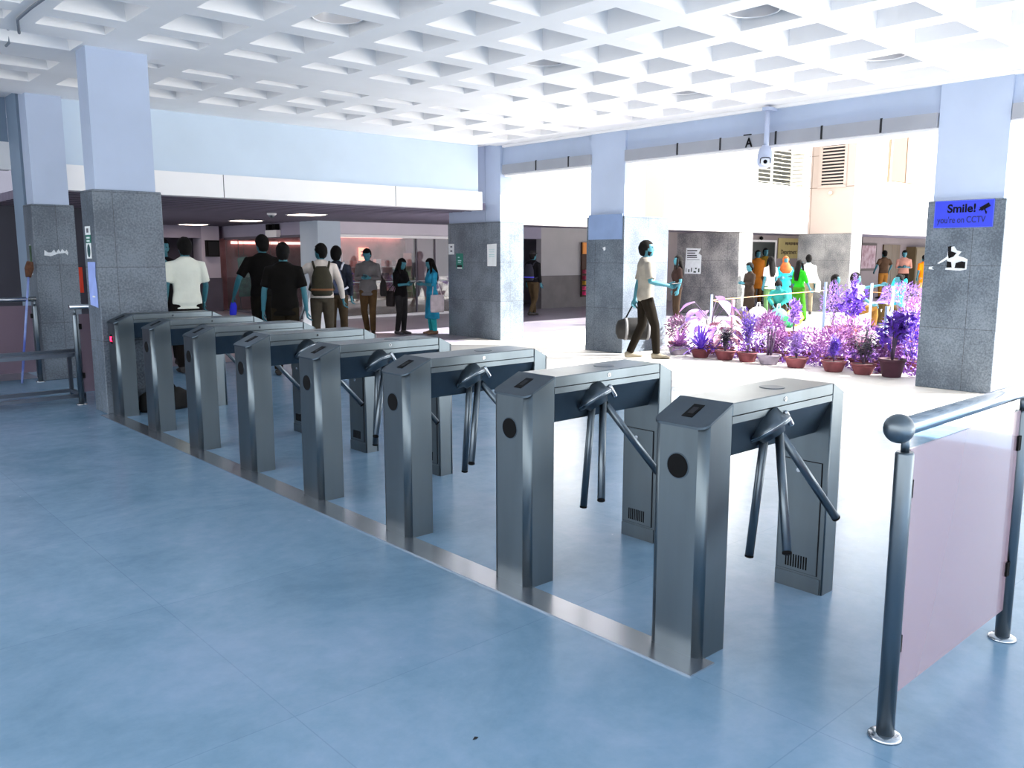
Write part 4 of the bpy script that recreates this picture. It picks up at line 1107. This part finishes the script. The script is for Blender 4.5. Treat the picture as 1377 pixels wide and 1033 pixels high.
def phone(label, prs, p, d=(1,0,.3), c=(30,32,40), size=(.07,.008,.14)):
    """a phone lying in the hand at local point p"""
    root, K, MT = prs
    t = thing('phone', label, 'phone', root.location, root.rotation_euler.z)
    p = Vector(p)*K; d = Vector(d).normalized(); s = Vector((0,1,0)); n = d.cross(s).normalized(); s = n.cross(d)
    b = MB()
    L, W, T_ = size[2]/2, size[0]/2, size[1]/2
    v = [b.bm.verts.new(p + d*i*L + s*j*W + n*k*T_) for k in (-1,1) for i, j in ((-1,-1),(1,-1),(1,1),(-1,1))]
    for f in ((3,2,1,0),(4,5,6,7),(0,1,5,4),(1,2,6,5),(2,3,7,6),(3,0,4,7)): b.bm.faces.new([v[i] for i in f])
    b.build('phone_body', mat('phone_%d_%d_%d' % c, c, .3), t)
    return t

def sling(label, prs, c, pos, size, cat='bag', name='shoulder_bag', strap=True, rz=0, strap_to=None):
    """a bag hanging at local point pos (top centre) by its strap"""
    root, K, MT = prs
    t = thing(name, label, cat, root.location, root.rotation_euler.z)
    m = mat('bagcloth_%d_%d_%d' % c, dk(c), .85, var=.15, scale=8, bump=.2, bscale=14)
    x, y, z = pos; sx, sy, sz = size
    b = MB(); b.loft([((x,y,z-sz),(sx*.92,0,0),(0,sy*.8,0)),((x,y,z-sz*.9),(sx,0,0),(0,sy,0)),((x,y,z-sz*.25),(sx,0,0),(0,sy*.9,0)),((x,y,z),(sx*.9,0,0),(0,sy*.45,0))], 16)
    bmesh.ops.scale(b.bm, vec=(K,K,K), verts=b.bm.verts[:]); b.build('bag_body', m, t)
    if strap_to:
        b = MB(); b.tube([(x-sx*.7,y,z-.02), tuple(strap_to), (x+sx*.7,y,z-.02)], .011, 7); bmesh.ops.scale(b.bm, vec=(K,K,K), verts=b.bm.verts[:]); b.build('strap', m, t)
    return t

hold = lambda s=.165: (((.03,s+.06,1.14),(.23,.07,1.16)), ((.03,-s-.06,1.14),(.23,-.07,1.16)))
hL, hR = hold()

# the bearded man with the holdall by the centre pillar
P = person('bearded person in a pale polo shirt carrying a dark holdall past the centre pillar', (9.86,7.98,0), -38, 1.73, top=(160,156,148), bottom=(36,30,22), beard=True, hair='short', voxel=.009,
    armR=((.01,-.27,1.15),(.27,-.24,1.10)), armL=((-.06,.25,1.13),(-.10,.285,.88)), legR=((.13,-.10,.50),(.16,-.11,.09)), legL=((-.02,.10,.50),(-.20,.11,.09)), shoe=(120,112,96), head=(0,-.15), hem=.88, curl=.7)
phone('dark phone in the raised hand of the bearded person', P, (.40,-.235,1.125), (1,0,.1), (40,44,52), (.07,.008,.13))
t = thing('holdall_bag', 'black holdall with grey bands hanging from the hand of the bearded person', 'bag', P[0].location, P[0].rotation_euler.z)
b = MB(); b.loft([((-.36,.345,.40),(0,.06,0),(0,0,.07)),((-.33,.345,.40),(0,.11,0),(0,0,.14)),((-.2,.345,.41),(0,.13,0),(0,0,.17)),((.1,.345,.41),(0,.13,0),(0,0,.17)),((.2,.345,.40),(0,.11,0),(0,0,.14)),((.23,.345,.40),(0,.06,0),(0,0,.07))], 16); b.build('bag_body', mat('black_holdall', (16,14,14), .7, var=.4, scale=7, bump=.3, bscale=12), t)
for xx in (-.24, .1):
    b = MB(); b.loft([((xx,.345,.41),(0,.133,0),(0,0,.173)),((xx+.04,.345,.41),(0,.133,0),(0,0,.173))], 16); b.build('grey_band', mat('grey_webbing', (128,128,130), .8), t)
b = MB(); b.tube([(-.22,.34,.57),(-.14,.31,.74),(-.10,.295,.80),(-.06,.31,.74),(.12,.34,.57)], .012, 8); b.build('handle', M_black, t)

# group behind the far gates
P = person('person in a white short sleeved shirt seen from behind beside the stickered pillar', (4.22,10.95,0), 75, 1.74, top=(236,238,228), bottom=(34,28,26), shoe=(30,26,24), head=(0,.15), topvar=.03, hem=.84, armL=((-.05,.25,1.14),(.0,.27,.90)), armR=((.02,-.24,1.14),(.10,-.22,.92)))
person('bearded person raising a hand to the face behind the stickered pillar', (4.35,12.05,0), -120, 1.74, top=(38,34,38), bottom=(40,36,36), beard=True, armL=((.12,.27,1.2),(.16,.02,1.46)), head=(.1,.25))
P = person('tall person in black walking away, blue cloth in the swinging hand', (5.45,11.3,0), 62, 1.80, top=(26,24,24), bottom=(40,36,30), armL=((-.06,.32,1.16),(.06,.40,.93)), legL=((.12,.10,.5),(.10,.1,.09)), legR=((-.05,-.1,.5),(-.25,-.1,.12)), head=(0,.5))
t = thing('blue_cloth', 'bright blue cloth hanging from a swinging hand', 'cloth', P[0].location, P[0].rotation_euler.z)
b = MB(); b.loft([((.12,.44,.62),(.02,0,0),(0,.03,0)),((.12,.44,.70),(.04,0,0),(0,.05,0)),((.11,.43,.80),(.035,0,0),(0,.05,0)),((.10,.43,.86),(.02,0,0),(0,.03,0))], 10); b.build('cloth', mat('vivid_blue_cloth', (44,50,220), .8), t)
person('person in a black T-shirt with both arms hanging, back turned to the gates', (5.05,9.9,0), 58, 1.67, top=(28,25,23), bottom=(52,44,30), armL=((-.02,.255,1.13),(.0,.28,.86)), armR=((-.02,-.255,1.13),(.0,-.28,.86)), hem=.80, shoe=(30,28,26))
P = person('person in a cream shirt wearing an olive backpack, back turned', (6.40,11.35,0), 62, 1.69, top=(222,214,206), sleeve='long', bottom=(96,88,76), armL=((.05,.38,1.25),(.02,.55,1.08)), armR=((-.04,-.28,1.14),(.0,-.32,.89)), head=(0,.7))
backpack('olive backpack with a brown lower band on the cream shirt', P, (64,58,34), band=(120,76,44))
P = person('person in dark checked clothes with white rucksack straps behind the olive backpack', (7.25,12.35,0), 50, 1.66, top=(56,62,74), sleeve='long', bottom=(92,78,60), hair='volume', topvar=.6)
backpack('slate blue rucksack with pale straps on the checked jacket', P, (92,100,128), strap_c=(206,208,220), size=(.13,.12,.4))
P = person('person in a grey shirt looking down at a phone before the shop window', (8.93,14.05,0), -132, 1.66, top=(128,124,126), sleeve='long', bottom=(104,84,58), armL=hL, armR=hR, head=(.45,0), shoe=(60,48,36), hem=.80, legL=((.06,.09,.49),(.0,.08,.09)), legR=((.02,-.09,.49),(-.10,-.05,.09)))
phone('phone held low by the grey shirted person', P, (.33,0,1.19))
sling('dark shoulder bag at the side of the grey shirted person', P, (52,46,44), (-.06,.30,1.12), (.10,.07,.34), strap_to=(.0,.13,1.46))
P = person('long haired person in a black top and charcoal trousers checking a phone', (9.45,13.70,0), -75, 1.47, female=True, top=(26,24,26), sleeve='elbow', bottom=(58,56,58), hair='long', armL=hL, armR=hR, head=(.4,0), shoe=(70,66,70), legL=((.02,.09,.5),(.0,.07,.09)), legR=((.02,-.09,.5),(-.03,-.12,.09)), hem=.86)
phone('phone in the hands of the black topped person', P, (.33,0,1.19))
sling('dark brown bag hanging behind the black topped person', P, (46,34,34), (-.22,-.12,1.0), (.12,.08,.36), strap_to=(-.05,.1,1.42))
P = person('long haired person in a cyan kurta with a white tote bag', (9.90,13.30,0), 165, 1.47, female=True, top=(64,164,194), sleeve='elbow', hem=.36, flare=.25, bottom=(72,190,196), hair='long', armL=hL, armR=hR, head=(.35,0), shoe=(120,90,70), topvar=.25)
phone('phone held up by the cyan kurta person', P, (.33,0,1.2))
sling('white tote bag hanging at the hip of the cyan kurta', P, (214,204,208), (-.02,.27,.92), (.17,.05,.40), strap_to=(.0,.15,1.44), name='tote_bag')
P = person('person in a dark cap and jacket walking past the grey arcade wall', (14.85,15.66,0), 10, 1.64, top=(36,36,40), sleeve='long', bottom=(96,82,62), cap=(26,24,26), legL=((.14,.1,.5),(.20,.1,.09)), legR=((-.02,-.1,.48),(-.26,-.1,.12)), shoe=(40,36,34), voxel=.016)
backpack('black backpack with blue marks on the walking capped person', P, (34,36,56), band=(70,70,200))
person('dark clad person half hidden by the edge of the centre pillar', (15.2,11.42,0), 140, 1.52, top=(58,42,40), sleeve='short', bottom=(70,56,46), voxel=.016, hair='long', female=True)
# courtyard group under the white building
V = .018
person('person in an orange ochre shawl at the dark doorway', (23.9,14.85,0), -120, 1.70, top=(180,120,44), sleeve='long', hem=.5, flare=.1, bottom=(120,90,50), voxel=V)
person('taller person in a mustard shirt at the dark doorway', (25.0,15.25,0), -125, 1.77, top=(154,130,48), sleeve='long', bottom=(70,60,40), voxel=V)
person('long haired person in a dark brown coat beside the courtyard pillar', (17.0,10.75,0), 155, 1.36, female=True, top=(72,60,54), sleeve='long', hem=.45, flare=.12, bottom=(60,50,46), hair='volume', voxel=V, armL=hL, armR=hR, head=(.2,.2))
person('person in a white vest with one blue and red sleeve facing the courtyard group', (19.3,11.62,0), 70, 1.50, female=True, top=(222,214,212), sleeve='short', hem=.8, bottom=(108,140,100), hair='long', voxel=V)
person('person in an orange headscarf and long cyan dress with folded arms', (19.9,11.55,0), -135, 1.50, female=True, top=(70,200,214), sleeve='long', hem=.38, flare=.35, bottom=(60,40,36), scarf=(190,110,40), armL=((.02,.25,1.14),(.17,-.06,1.12)), armR=((.02,-.25,1.16),(.18,.06,1.16)), voxel=V, topvar=.05)
person('long haired person in a bright green dress among the purple plants', (18.3,10.25,0), -20, 1.42, female=True, top=(52,176,44), sleeve='elbow', hem=.90, skirt=((76,140,40),.06,.55), hair='long', voxel=V, armR=((.05,-.24,1.16),(.20,-.22,.94)), topvar=.05)
P = person('person in a white top standing behind the green dress', (20.6,11.3,0), 40, 1.55, female=True, top=(228,226,224), sleeve='long', bottom=(150,140,120), hair='bun', voxel=V)
sling('white shopping bag on the shoulder of the person behind the green dress', P, (234,232,228), (-.1,-.28,1.02), (.15,.07,.36), strap_to=(.0,-.15,1.42), name='tote_bag')
person('person crouching in a teal jacket over bags beside the courtyard plants', (17.6,10.3,0), 200, 1.55, drop=.55, lean=.55, top=(70,164,160), sleeve='long', bottom=(80,70,60), hair='volume', voxel=V, female=True,
    legL=((.30,.14,.46),(.02,.12,.09)), legR=((.30,-.14,.46),(.02,-.12,.09)), armL=((.38,.22,.62),(.52,.08,.46)), armR=((.38,-.22,.62),(.52,-.08,.46)), head=(.2,0))
person('person in brown seen from behind in the arcade by the framed notice board', (30.6,13.85,0), 60, 1.72, top=(104,84,66), bottom=(176,132,66), voxel=V, armL=((-.03,.3,1.2),(.1,.3,1.0)), armR=((-.03,-.3,1.2),(.1,-.3,1.0)))
person('person in a pinkish shirt reading papers in the arcade', (30.4,13.05,0), -150, 1.72, top=(206,164,150), sleeve='elbow', bottom=(44,42,40), voxel=V, armL=hL, armR=hR, head=(.3,0))
person('person in a vivid orange top near the olive cupboard in the arcade', (30.0,12.2,0), 60, 1.55, top=(244,150,24), bottom=(190,160,120), voxel=V, topvar=.04, hem=.7)
sit_l = dict(drop=.50, legL=((.44,.12,.48),(.46,.12,.09)), legR=((.44,-.12,.48),(.40,-.14,.09)))
person('seated person in olive trousers stretching an arm forward behind the stakes', (17.2,8.35,0), -48, 1.62, top=(226,226,230), sleeve='short', bottom=(150,116,60), voxel=V, hair='volume', armL=((.30,.22,.92),(.62,.24,.98)), armR=((.12,-.26,.70),(.34,-.18,.56)), **sit_l)
person('seated person in a dark jacket behind the arm-stretching person', (17.9,9.15,0), -60, 1.55, top=(62,58,66), sleeve='long', bottom=(60,56,60), voxel=V, **sit_l)
person('seated person with a cyan shawl next to the sign pillar', (18.8,8.15,0), 150, 1.55, female=True, top=(70,190,206), sleeve='long', bottom=(96,80,50), hair='bun', voxel=V, **sit_l)
# low wall they sit on, and bags beside the group
b = MB(); b.box(16.6, 19.6, 8.62, 8.95, 0, .28); b.box(16.9,17.3,8.1,8.62,0,.28)
o = b.build('courtyard_bench', mat('pale_stone_bench', (214,208,202), .7, var=.04, scale=3)); tag(o, 'low pale stone bench carrying the seated people in the courtyard', 'bench')
def soft_bag(label, loc, s, c, c2=None):
    t = thing('carrier_bag', label, 'bag', loc)
    rnd = random.Random(label)
    b = MB(); b.ball((0,0,s*.48), s*.62, s*.5, s*.5, 14, 10, None, lambda d: 1 + rnd.uniform(-.07,.07)); b.build('bag_body', mat('carrier_%d_%d_%d'%c, c, .7, var=.35 if c2 is None else 0, rgb2=c2, scale=9), t)
    b = MB(); b.tube([(-s*.2,0,s*.85),(-s*.1,0,s*1.2),(s*.1,0,s*1.2),(s*.2,0,s*.85)], .012, 6); b.build('handle', M_paper, t)
soft_bag('white carrier bag in the pile beside the crouching person', (16.45,10.15,0), .42, (240,236,232))
soft_bag('teal carrier bag in the pile beside the crouching person', (16.6,9.75,0), .40, (92,190,184), (60,120,120))
soft_bag('orange and yellow carrier bag at the end of the bag pile', (16.9,9.55,0), .38, (246,190,60), (230,130,40))
soft_bag('green carrier bag in front of the orange bag', (16.5,9.42,0), .28, (60,170,110))
soft_bag('dark brown bag under the white carrier bag', (16.2,10.35,0), .34, (84,62,50))

# ------------------------------------------------------------------ potted purple plants
M_terra = mat('dusky_red_clay_pot', (108,50,58), .75, var=.18, scale=5)
M_terral = mat('pale_red_clay_pot', (128,68,74), .75, var=.18, scale=5)
M_greyp = mat('grey_lilac_clay_pot', (150,140,156), .75, var=.15, scale=5)
M_soil = mat('dark_potting_soil', (70,50,52), .95, var=.3, scale=30)
M_stem = mat('greyish_plant_stem', (96,78,104), .8)
def leafm(name, c1, c2): return mat(name, c1, .55, rgb2=c2, scale=14, detail=2)
L_vio = leafm('violet_leaves', (124,82,204), (78,42,170))
L_lil = leafm('lilac_leaves', (168,130,206), (122,84,178))
L_pink = leafm('pinkish_mauve_leaves', (182,126,178), (132,74,148))
L_dark = leafm('dark_slate_leaves', (74,72,88), (36,36,48))
L_rose = leafm('rose_veined_leaves', (224,176,184), (184,120,150))
L_deep = leafm('deep_violet_leaves', (112,62,204), (70,30,140))

def leaf(mb, p, d, n, ln, w, bend=.25, seg=3):
    """a bent pointed blade"""
    d = d.normalized(); s = d.cross(n)
    if s.length < 1e-4: s = Vector((1,0,0))
    s.normalize(); n = s.cross(d).normalized()
    prev = None
    for i in range(seg+1):
        t = i/seg; q = p + d*ln*t - n*(bend*ln*t*t); ww = w*math.sin(PI*min(.97,.12+.88*t)) * .5
        a, b_, c_ = mb.bm.verts.new(q - s*ww + n*ww*.35), mb.bm.verts.new(q), mb.bm.verts.new(q + s*ww + n*ww*.35)
        if prev:
            mb.bm.faces.new((prev[0], prev[1], b_, a)).smooth = True; mb.bm.faces.new((prev[1], prev[2], c_, b_)).smooth = True
        prev = (a, b_, c_)

def rdir(r, up=.0):
    v = Vector((r.gauss(0,1), r.gauss(0,1), r.gauss(0,1) + up))
    return v.normalized()

def plant(label, x, y, kind, h, lm, pot='bowl', pr=.15, ph=.14, pm=None, z=0.0, seed=1, spread=None, group='potted plants along the courtyard edge'):
    r = random.Random(seed)
    t = thing('potted_plant', label, 'potted plant', (x, y, z), r.uniform(0,6), group)
    b = MB()
    if pot == 'bowl': prof = [(pr*.66,0),(pr*.72,.01),(pr*.92,ph*.7),(pr*1.02,ph*.86),(pr*1.06,ph*.88),(pr*1.06,ph),(pr*.95,ph),(pr*.9,ph*.8)]
    else: prof = [(pr*.68,0),(pr*.70,.01),(pr*.95,ph*.84),(pr*1.05,ph*.85),(pr*1.05,ph),(pr*.95,ph),(pr*.92,ph*.85)]
    b.lathe((0,0,0), prof, 22); p = b.build('pot', pm or M_terra, t)
    b = MB(); b.lathe((0,0,0), [(pr*.9,ph*.78),(pr*.92,ph*.9),(.01,ph*.93)], 16); b.build('soil', M_soil, p)
    f = MB(); st = MB(); sp = spread or h*.42; z0 = ph*.9
    if kind == 'bush':           # many small leaves over a rounded crown on thin stems
        for k in range(6):
            a = rdir(r, .8); e = Vector((a.x*sp*.6, a.y*sp*.6, z0 + h*r.uniform(.5,.85)))
            st.tube([(0,0,z0*.9), Vector((e.x*.4,e.y*.4,z0+(e.z-z0)*.5)), e], [.008,.006,.003], 5)
        for k in range(620):
            d = rdir(r); rr = r.random()**.4
            q = Vector((d.x*sp*rr, d.y*sp*rr, z0 + h*.55 + d.z*h*.48*rr))
            leaf(f, q, (d + Vector((0,0,.3)) + rdir(r)*.7), rdir(r, .6), r.uniform(.04,.08), r.uniform(.012,.026), .2, 2)
    elif kind == 'feather':      # upright column of fine twigs
        for k in range(34):
            a = r.uniform(0, 2*PI); rad = sp*r.uniform(.2,1)*.75; zz = h*r.uniform(.35,1)
            e = Vector((math.cos(a)*rad*(1.2-zz/h*.7), math.sin(a)*rad*(1.2-zz/h*.7), z0+zz)); m_ = Vector((e.x*.25,e.y*.25,z0+zz*.5))
            st.tube([(0,0,z0*.9), m_, e], [.006,.004,.002], 4)
            for j in range(22):
                tt = r.uniform(.35,1); q = m_.lerp(e, (tt-.35)/.65) if tt > .35 else m_
                leaf(f, q + rdir(r)*.015, (rdir(r) + Vector((0,0,.7))), rdir(r), r.uniform(.035,.07), r.uniform(.006,.013), .1, 2)
    elif kind == 'dome':         # bare bundle of stems with a dense domed head
        for k in range(16):
            a = r.uniform(0, 2*PI); e = Vector((math.cos(a)*sp*.5*r.random(), math.sin(a)*sp*.5*r.random(), z0+h*.62)); st.tube([(math.cos(a)*.03,math.sin(a)*.03,z0*.9), e], [.008,.005], 5)
        for k in range(760):
            d = rdir(r, .5); d.z = abs(d.z); rr = r.uniform(.55,1)
            q = Vector((d.x*sp*rr, d.y*sp*rr, z0 + h*.6 + d.z*h*.4*rr - .06*(1-d.z)))
            leaf(f, q, d + rdir(r)*.6, rdir(r), r.uniform(.03,.055), r.uniform(.014,.024), .2, 2)
    elif kind == 'spiky':        # strap leaves fanning from the base
        for k in range(46):
            a = r.uniform(0, 2*PI); el = r.uniform(.3,1.45); d = Vector((math.cos(a)*math.cos(el), math.sin(a)*math.cos(el), math.sin(el)))
            leaf(f, Vector((d.x*.02,d.y*.02,z0*.9)), d, Vector((0,0,1)) if el < 1.2 else Vector((math.cos(a),math.sin(a),0))*-1, h*r.uniform(.6,1.0), .035, .45*math.cos(el)+.06, 4)
    elif kind == 'croton':       # stems with whorls of narrow dark leaves
        for k in range(7):
            a = r.uniform(0, 2*PI); rad = sp*r.uniform(.1,.8); e = Vector((math.cos(a)*rad, math.sin(a)*rad, z0+h*r.uniform(.55,.95)))
            st.tube([(0,0,z0*.9), Vector((e.x*.35,e.y*.35,z0+(e.z-z0)*.55)), e], [.009,.007,.004], 5)
            for j in range(26):
                tt = r.uniform(.3,1); q = Vector((0,0,z0)).lerp(e, tt); aa = r.uniform(0,2*PI)
                leaf(f, q, Vector((math.cos(aa), math.sin(aa), r.uniform(-.1,.8))), Vector((0,0,1)), r.uniform(.10,.17), r.uniform(.018,.03), .35, 3)
    elif kind == 'broad':        # big drooping leaves on long stalks
        for k in range(11):
            a = k*2.4 + r.uniform(-.3,.3); zz = h*(.35+.65*k/11); rad = sp*r.uniform(.35,.8)
            e = Vector((math.cos(a)*rad, math.sin(a)*rad, z0+zz)); st.tube([(0,0,z0*.9), Vector((e.x*.3,e.y*.3,z0+zz*.7)), e], [.009,.007,.005], 5)
            leaf(f, e, Vector((math.cos(a), math.sin(a), -.25)), Vector((0,0,1)), r.uniform(.24,.36), r.uniform(.14,.22), .35, 5)
    elif kind == 'tree':         # branching twig crown with medium leaves
        for k in range(9):
            a = r.uniform(0,2*PI); e = Vector((math.cos(a)*sp*r.uniform(.2,.8), math.sin(a)*sp*r.uniform(.2,.8), z0+h*r.uniform(.45,1)))
            m_ = Vector((e.x*.25, e.y*.25, z0+(e.z-z0)*.55)); st.tube([(0,0,z0*.9), m_, e], [.012,.009,.004], 5)
            for j in range(34):
                q = m_.lerp(e, r.uniform(.2,1.05)) + rdir(r)*.05
                leaf(f, q, rdir(r, .3), rdir(r, .7), r.uniform(.06,.11), r.uniform(.03,.055), .25, 3)
    if len(st.bm.verts): st.build('stems', M_stem, t)
    else: st.bm.free()
    f.build('foliage', lm, t, recalc=False)
    return t

# front row along the edge of the hall floor
plant('mauve spiky plant in a low pot next to the centre pillar', 10.62, 7.92, 'spiky', .36, L_pink, pm=M_greyp, seed=1, pr=.17)
plant('curly dark and pinkish plant behind the spiky one by the centre pillar', 11.1, 8.3, 'bush', .42, leafm('mixed_plum_leaves', (200,150,190), (60,50,70)), seed=2, pr=.15)
plant('violet feathery plant in a dusky red bowl, second of the front row', 10.55, 7.46, 'spiky', .46, L_vio, seed=3, pr=.15)
plant('broad leaved plant with large drooping violet leaves and a rose veined leaf', 11.15, 7.72, 'broad', .80, leafm('broad_violet_leaves', (160,126,232), (204,150,196)), seed=4, pr=.17, spread=.42)
plant('plant with one huge rose veined leaf low in front of the broad violet leaves', 10.95, 7.30, 'broad', .40, L_rose, seed=44, pr=.14, spread=.2)
plant('dark slate bushy plant in a dusky red bowl, third of the front row', 10.58, 7.05, 'croton', .42, L_dark, seed=5, pr=.15, spread=.2)
plant('tall feathery violet plant in a red bowl in the middle of the front row', 10.62, 6.70, 'feather', .66, L_vio, seed=6, pr=.15, spread=.34)
plant('dome headed mauve plant with bare stems in a grey bowl', 10.58, 6.33, 'dome', .62, L_pink, seed=7, pr=.16, pm=M_greyp, spread=.21)
plant('fine lilac plant in a grey-red bowl, right of the domed plant', 10.56, 5.90, 'feather', .38, L_lil, seed=8, pr=.155, pm=M_terral, spread=.3)
plant('upright violet tuft in a shallow red pot, sixth along the row', 10.56, 5.36, 'feather', .34, L_vio, seed=9, pr=.155, pm=M_terral, spread=.14)
plant('dark leaved croton in a pale red bowl near the sign pillar', 10.58, 4.97, 'croton', .60, L_dark, seed=10, pr=.15, pm=M_terral, spread=.34)
plant('leafy violet twig plant in a tall plum pot beside the sign pillar', 10.62, 4.62, 'tree', .60, L_deep, 'tall', .16, .23, mat('plum_clay_pot', (78,42,58), .7, var=.15, scale=5), seed=11, spread=.26)
# second row
plant('pale lilac shrub behind the feathery violet plant', 11.25, 6.85, 'bush', .5, L_lil, seed=12, pr=.16, spread=.3)
plant('low red bowl with mauve sprigs behind the domed plant', 11.0, 6.45, 'bush', .3, L_pink, seed=13, pr=.16)
plant('mauve leafy plant behind the upright violet tuft', 11.0, 5.60, 'bush', .40, L_pink, seed=14, pr=.16, spread=.3)
plant('rosy twig plant between the violet tuft and the dark croton', 11.05, 5.22, 'croton', .42, leafm('rosy_twig_leaves', (220,170,196), (150,84,120)), seed=15, pr=.16)
plant('red bowl with a pinkish shrub behind the dark croton', 11.0, 4.84, 'bush', .34, L_pink, seed=16, pr=.17, pm=M_terral)
plant('violet shrub against the sign pillar', 11.35, 4.72, 'bush', .5, L_vio, seed=17, pr=.16, spread=.34)
plant('mauve shrub low behind the grey bowl', 11.35, 6.1, 'bush', .34, L_pink, seed=18, pr=.15, spread=.32)
# further into the courtyard
plant('small violet plant in a red pot on its own by the green dress', 14.2, 8.02, 'tree', .62, L_lil, seed=20, pr=.15, pm=M_terra, spread=.2)
plant('bright violet strap leaved plant in a red pot behind the stakes', 15.0, 7.35, 'tree', .82, L_deep, seed=21, pr=.18, ph=.2, pm=M_terral, spread=.36)
plant('tall lilac plant rising behind the bright violet one', 15.6, 7.6, 'feather', 1.05, L_lil, seed=22, pr=.18, ph=.2, spread=.34)
plant('round lilac shrub next to the tall lilac plant', 15.9, 8.15, 'bush', .85, L_lil, seed=23, pr=.16, spread=.24)
plant('wide lilac shrub in a pinkish pot left of the sign pillar', 16.4, 7.0, 'dome', .85, L_lil, seed=24, pr=.2, ph=.2, pm=M_terral, spread=.42)
plant('arching violet plant beyond the wide lilac shrub', 20.7, 9.0, 'broad', .7, L_vio, seed=25, pr=.18, spread=.42)
plant('mauve plant in a big pale pot at the edge of the sign pillar', 14.6, 6.02, 'bush', .5, L_pink, 'tall', .2, .32, M_terral, seed=26)
plant('violet shrub in front of the pale big pot', 13.1, 5.55, 'bush', .55, L_vio, seed=27, pr=.17, spread=.36)
plant('pale mauve shrub in the middle of the second bed', 12.9, 6.25, 'bush', .42, L_pink, seed=28, pr=.17, spread=.36)
# low purple ground planting between the pots
r = random.Random(77); g = MB()
def cover(n, x0, x1, y0, y1, h):
    for k in range(n):
        q = Vector((r.uniform(x0,x1), r.uniform(y0,y1), .01 + r.random()**2*h)); leaf(g, q, rdir(r, .8), rdir(r, .5), r.uniform(.05,.1), r.uniform(.018,.035), .25, 2)
cover(2600, 10.75, 11.6, 4.3, 8.2, .22)
cover(1500, 11.6, 13.6, 4.9, 6.6, .22)
tag(g.build('ground_foliage', leafm('low_mauve_leaves', (168,116,196), (116,66,172)), recalc=False), 'low mauve foliage filling the ground between the pots', 'foliage', kind='stuff')

# stakes and cord round the beds
def stake(label, x, y, h, m_, r_=.02):
    b = MB(); b.tube([(x,y,0),(x+.01,y,h)], r_, 8); return tag(b.build('garden_stake', m_), label, 'stake', 'stakes of the planting bed')
M_st1 = mat('pinkish_wood_stake', (206,170,180), .7, var=.1, scale=6); M_st2 = mat('blue_grey_metal_stake', (110,130,160), .5); M_st3 = mat('pale_blue_stake', (170,186,224), .6)
S1 = stake('pinkish wooden stake rising from the broad violet leaves', 11.35, 7.46, .84, M_st1, .026)
stake('thin blue-grey metal stake standing alone before the far pillar', 15.35, 8.05, 1.02, M_st2, .026)
stake('pale blue stake left of the arm-stretching person', 14.3, 6.66, 1.05, M_st3, .022)
stake('pale blue stake right of the arm-stretching person', 14.6, 6.42, 1.0, M_st3, .022)
stake('dark blue-grey stake among the pots beside the sign pillar', 11.3, 5.04, .84, M_st2, .024)
stake('short pale stake near the broad violet leaves', 12.6, 8.72, .84, M_st3, .02)
M_cord = mat('orange_cord', (226,170,110), .8)
for lab, pts in (('orange cord tied from the pinkish stake across to the lone metal stake', [(11.36,7.46,.75),(12.61,8.72,.74),(15.36,8.05,.86)]), ('orange cord between the stakes beside the arm-stretching person', [(14.31,6.66,.90),(14.61,6.42,.88),(11.31,5.04,.66)])):
    b = MB(); b.tube(pts, .007, 6); tag(b.build('cord', M_cord), lab, 'cord')
# purple plants standing for the courtyard's reflection in the shop glass
plant('purple potted plant standing for a reflection in the shop glass, beside the pillar', 11.0, 18.5, 'bush', .75, L_vio, z=.42, seed=31, pr=.14, group='plants standing for reflections in the shop glass', spread=.3)
plant('violet potted plant standing for a reflection in the shop glass next to the grey shirted person', 11.75, 18.5, 'feather', .7, L_deep, z=.42, seed=32, pr=.14, group='plants standing for reflections in the shop glass', spread=.26)
plant('mauve potted plant standing for a reflection in the middle of the shop glass', 12.6, 18.5, 'bush', .5, L_pink, z=.42, seed=33, pr=.14, group='plants standing for reflections in the shop glass', spread=.24)
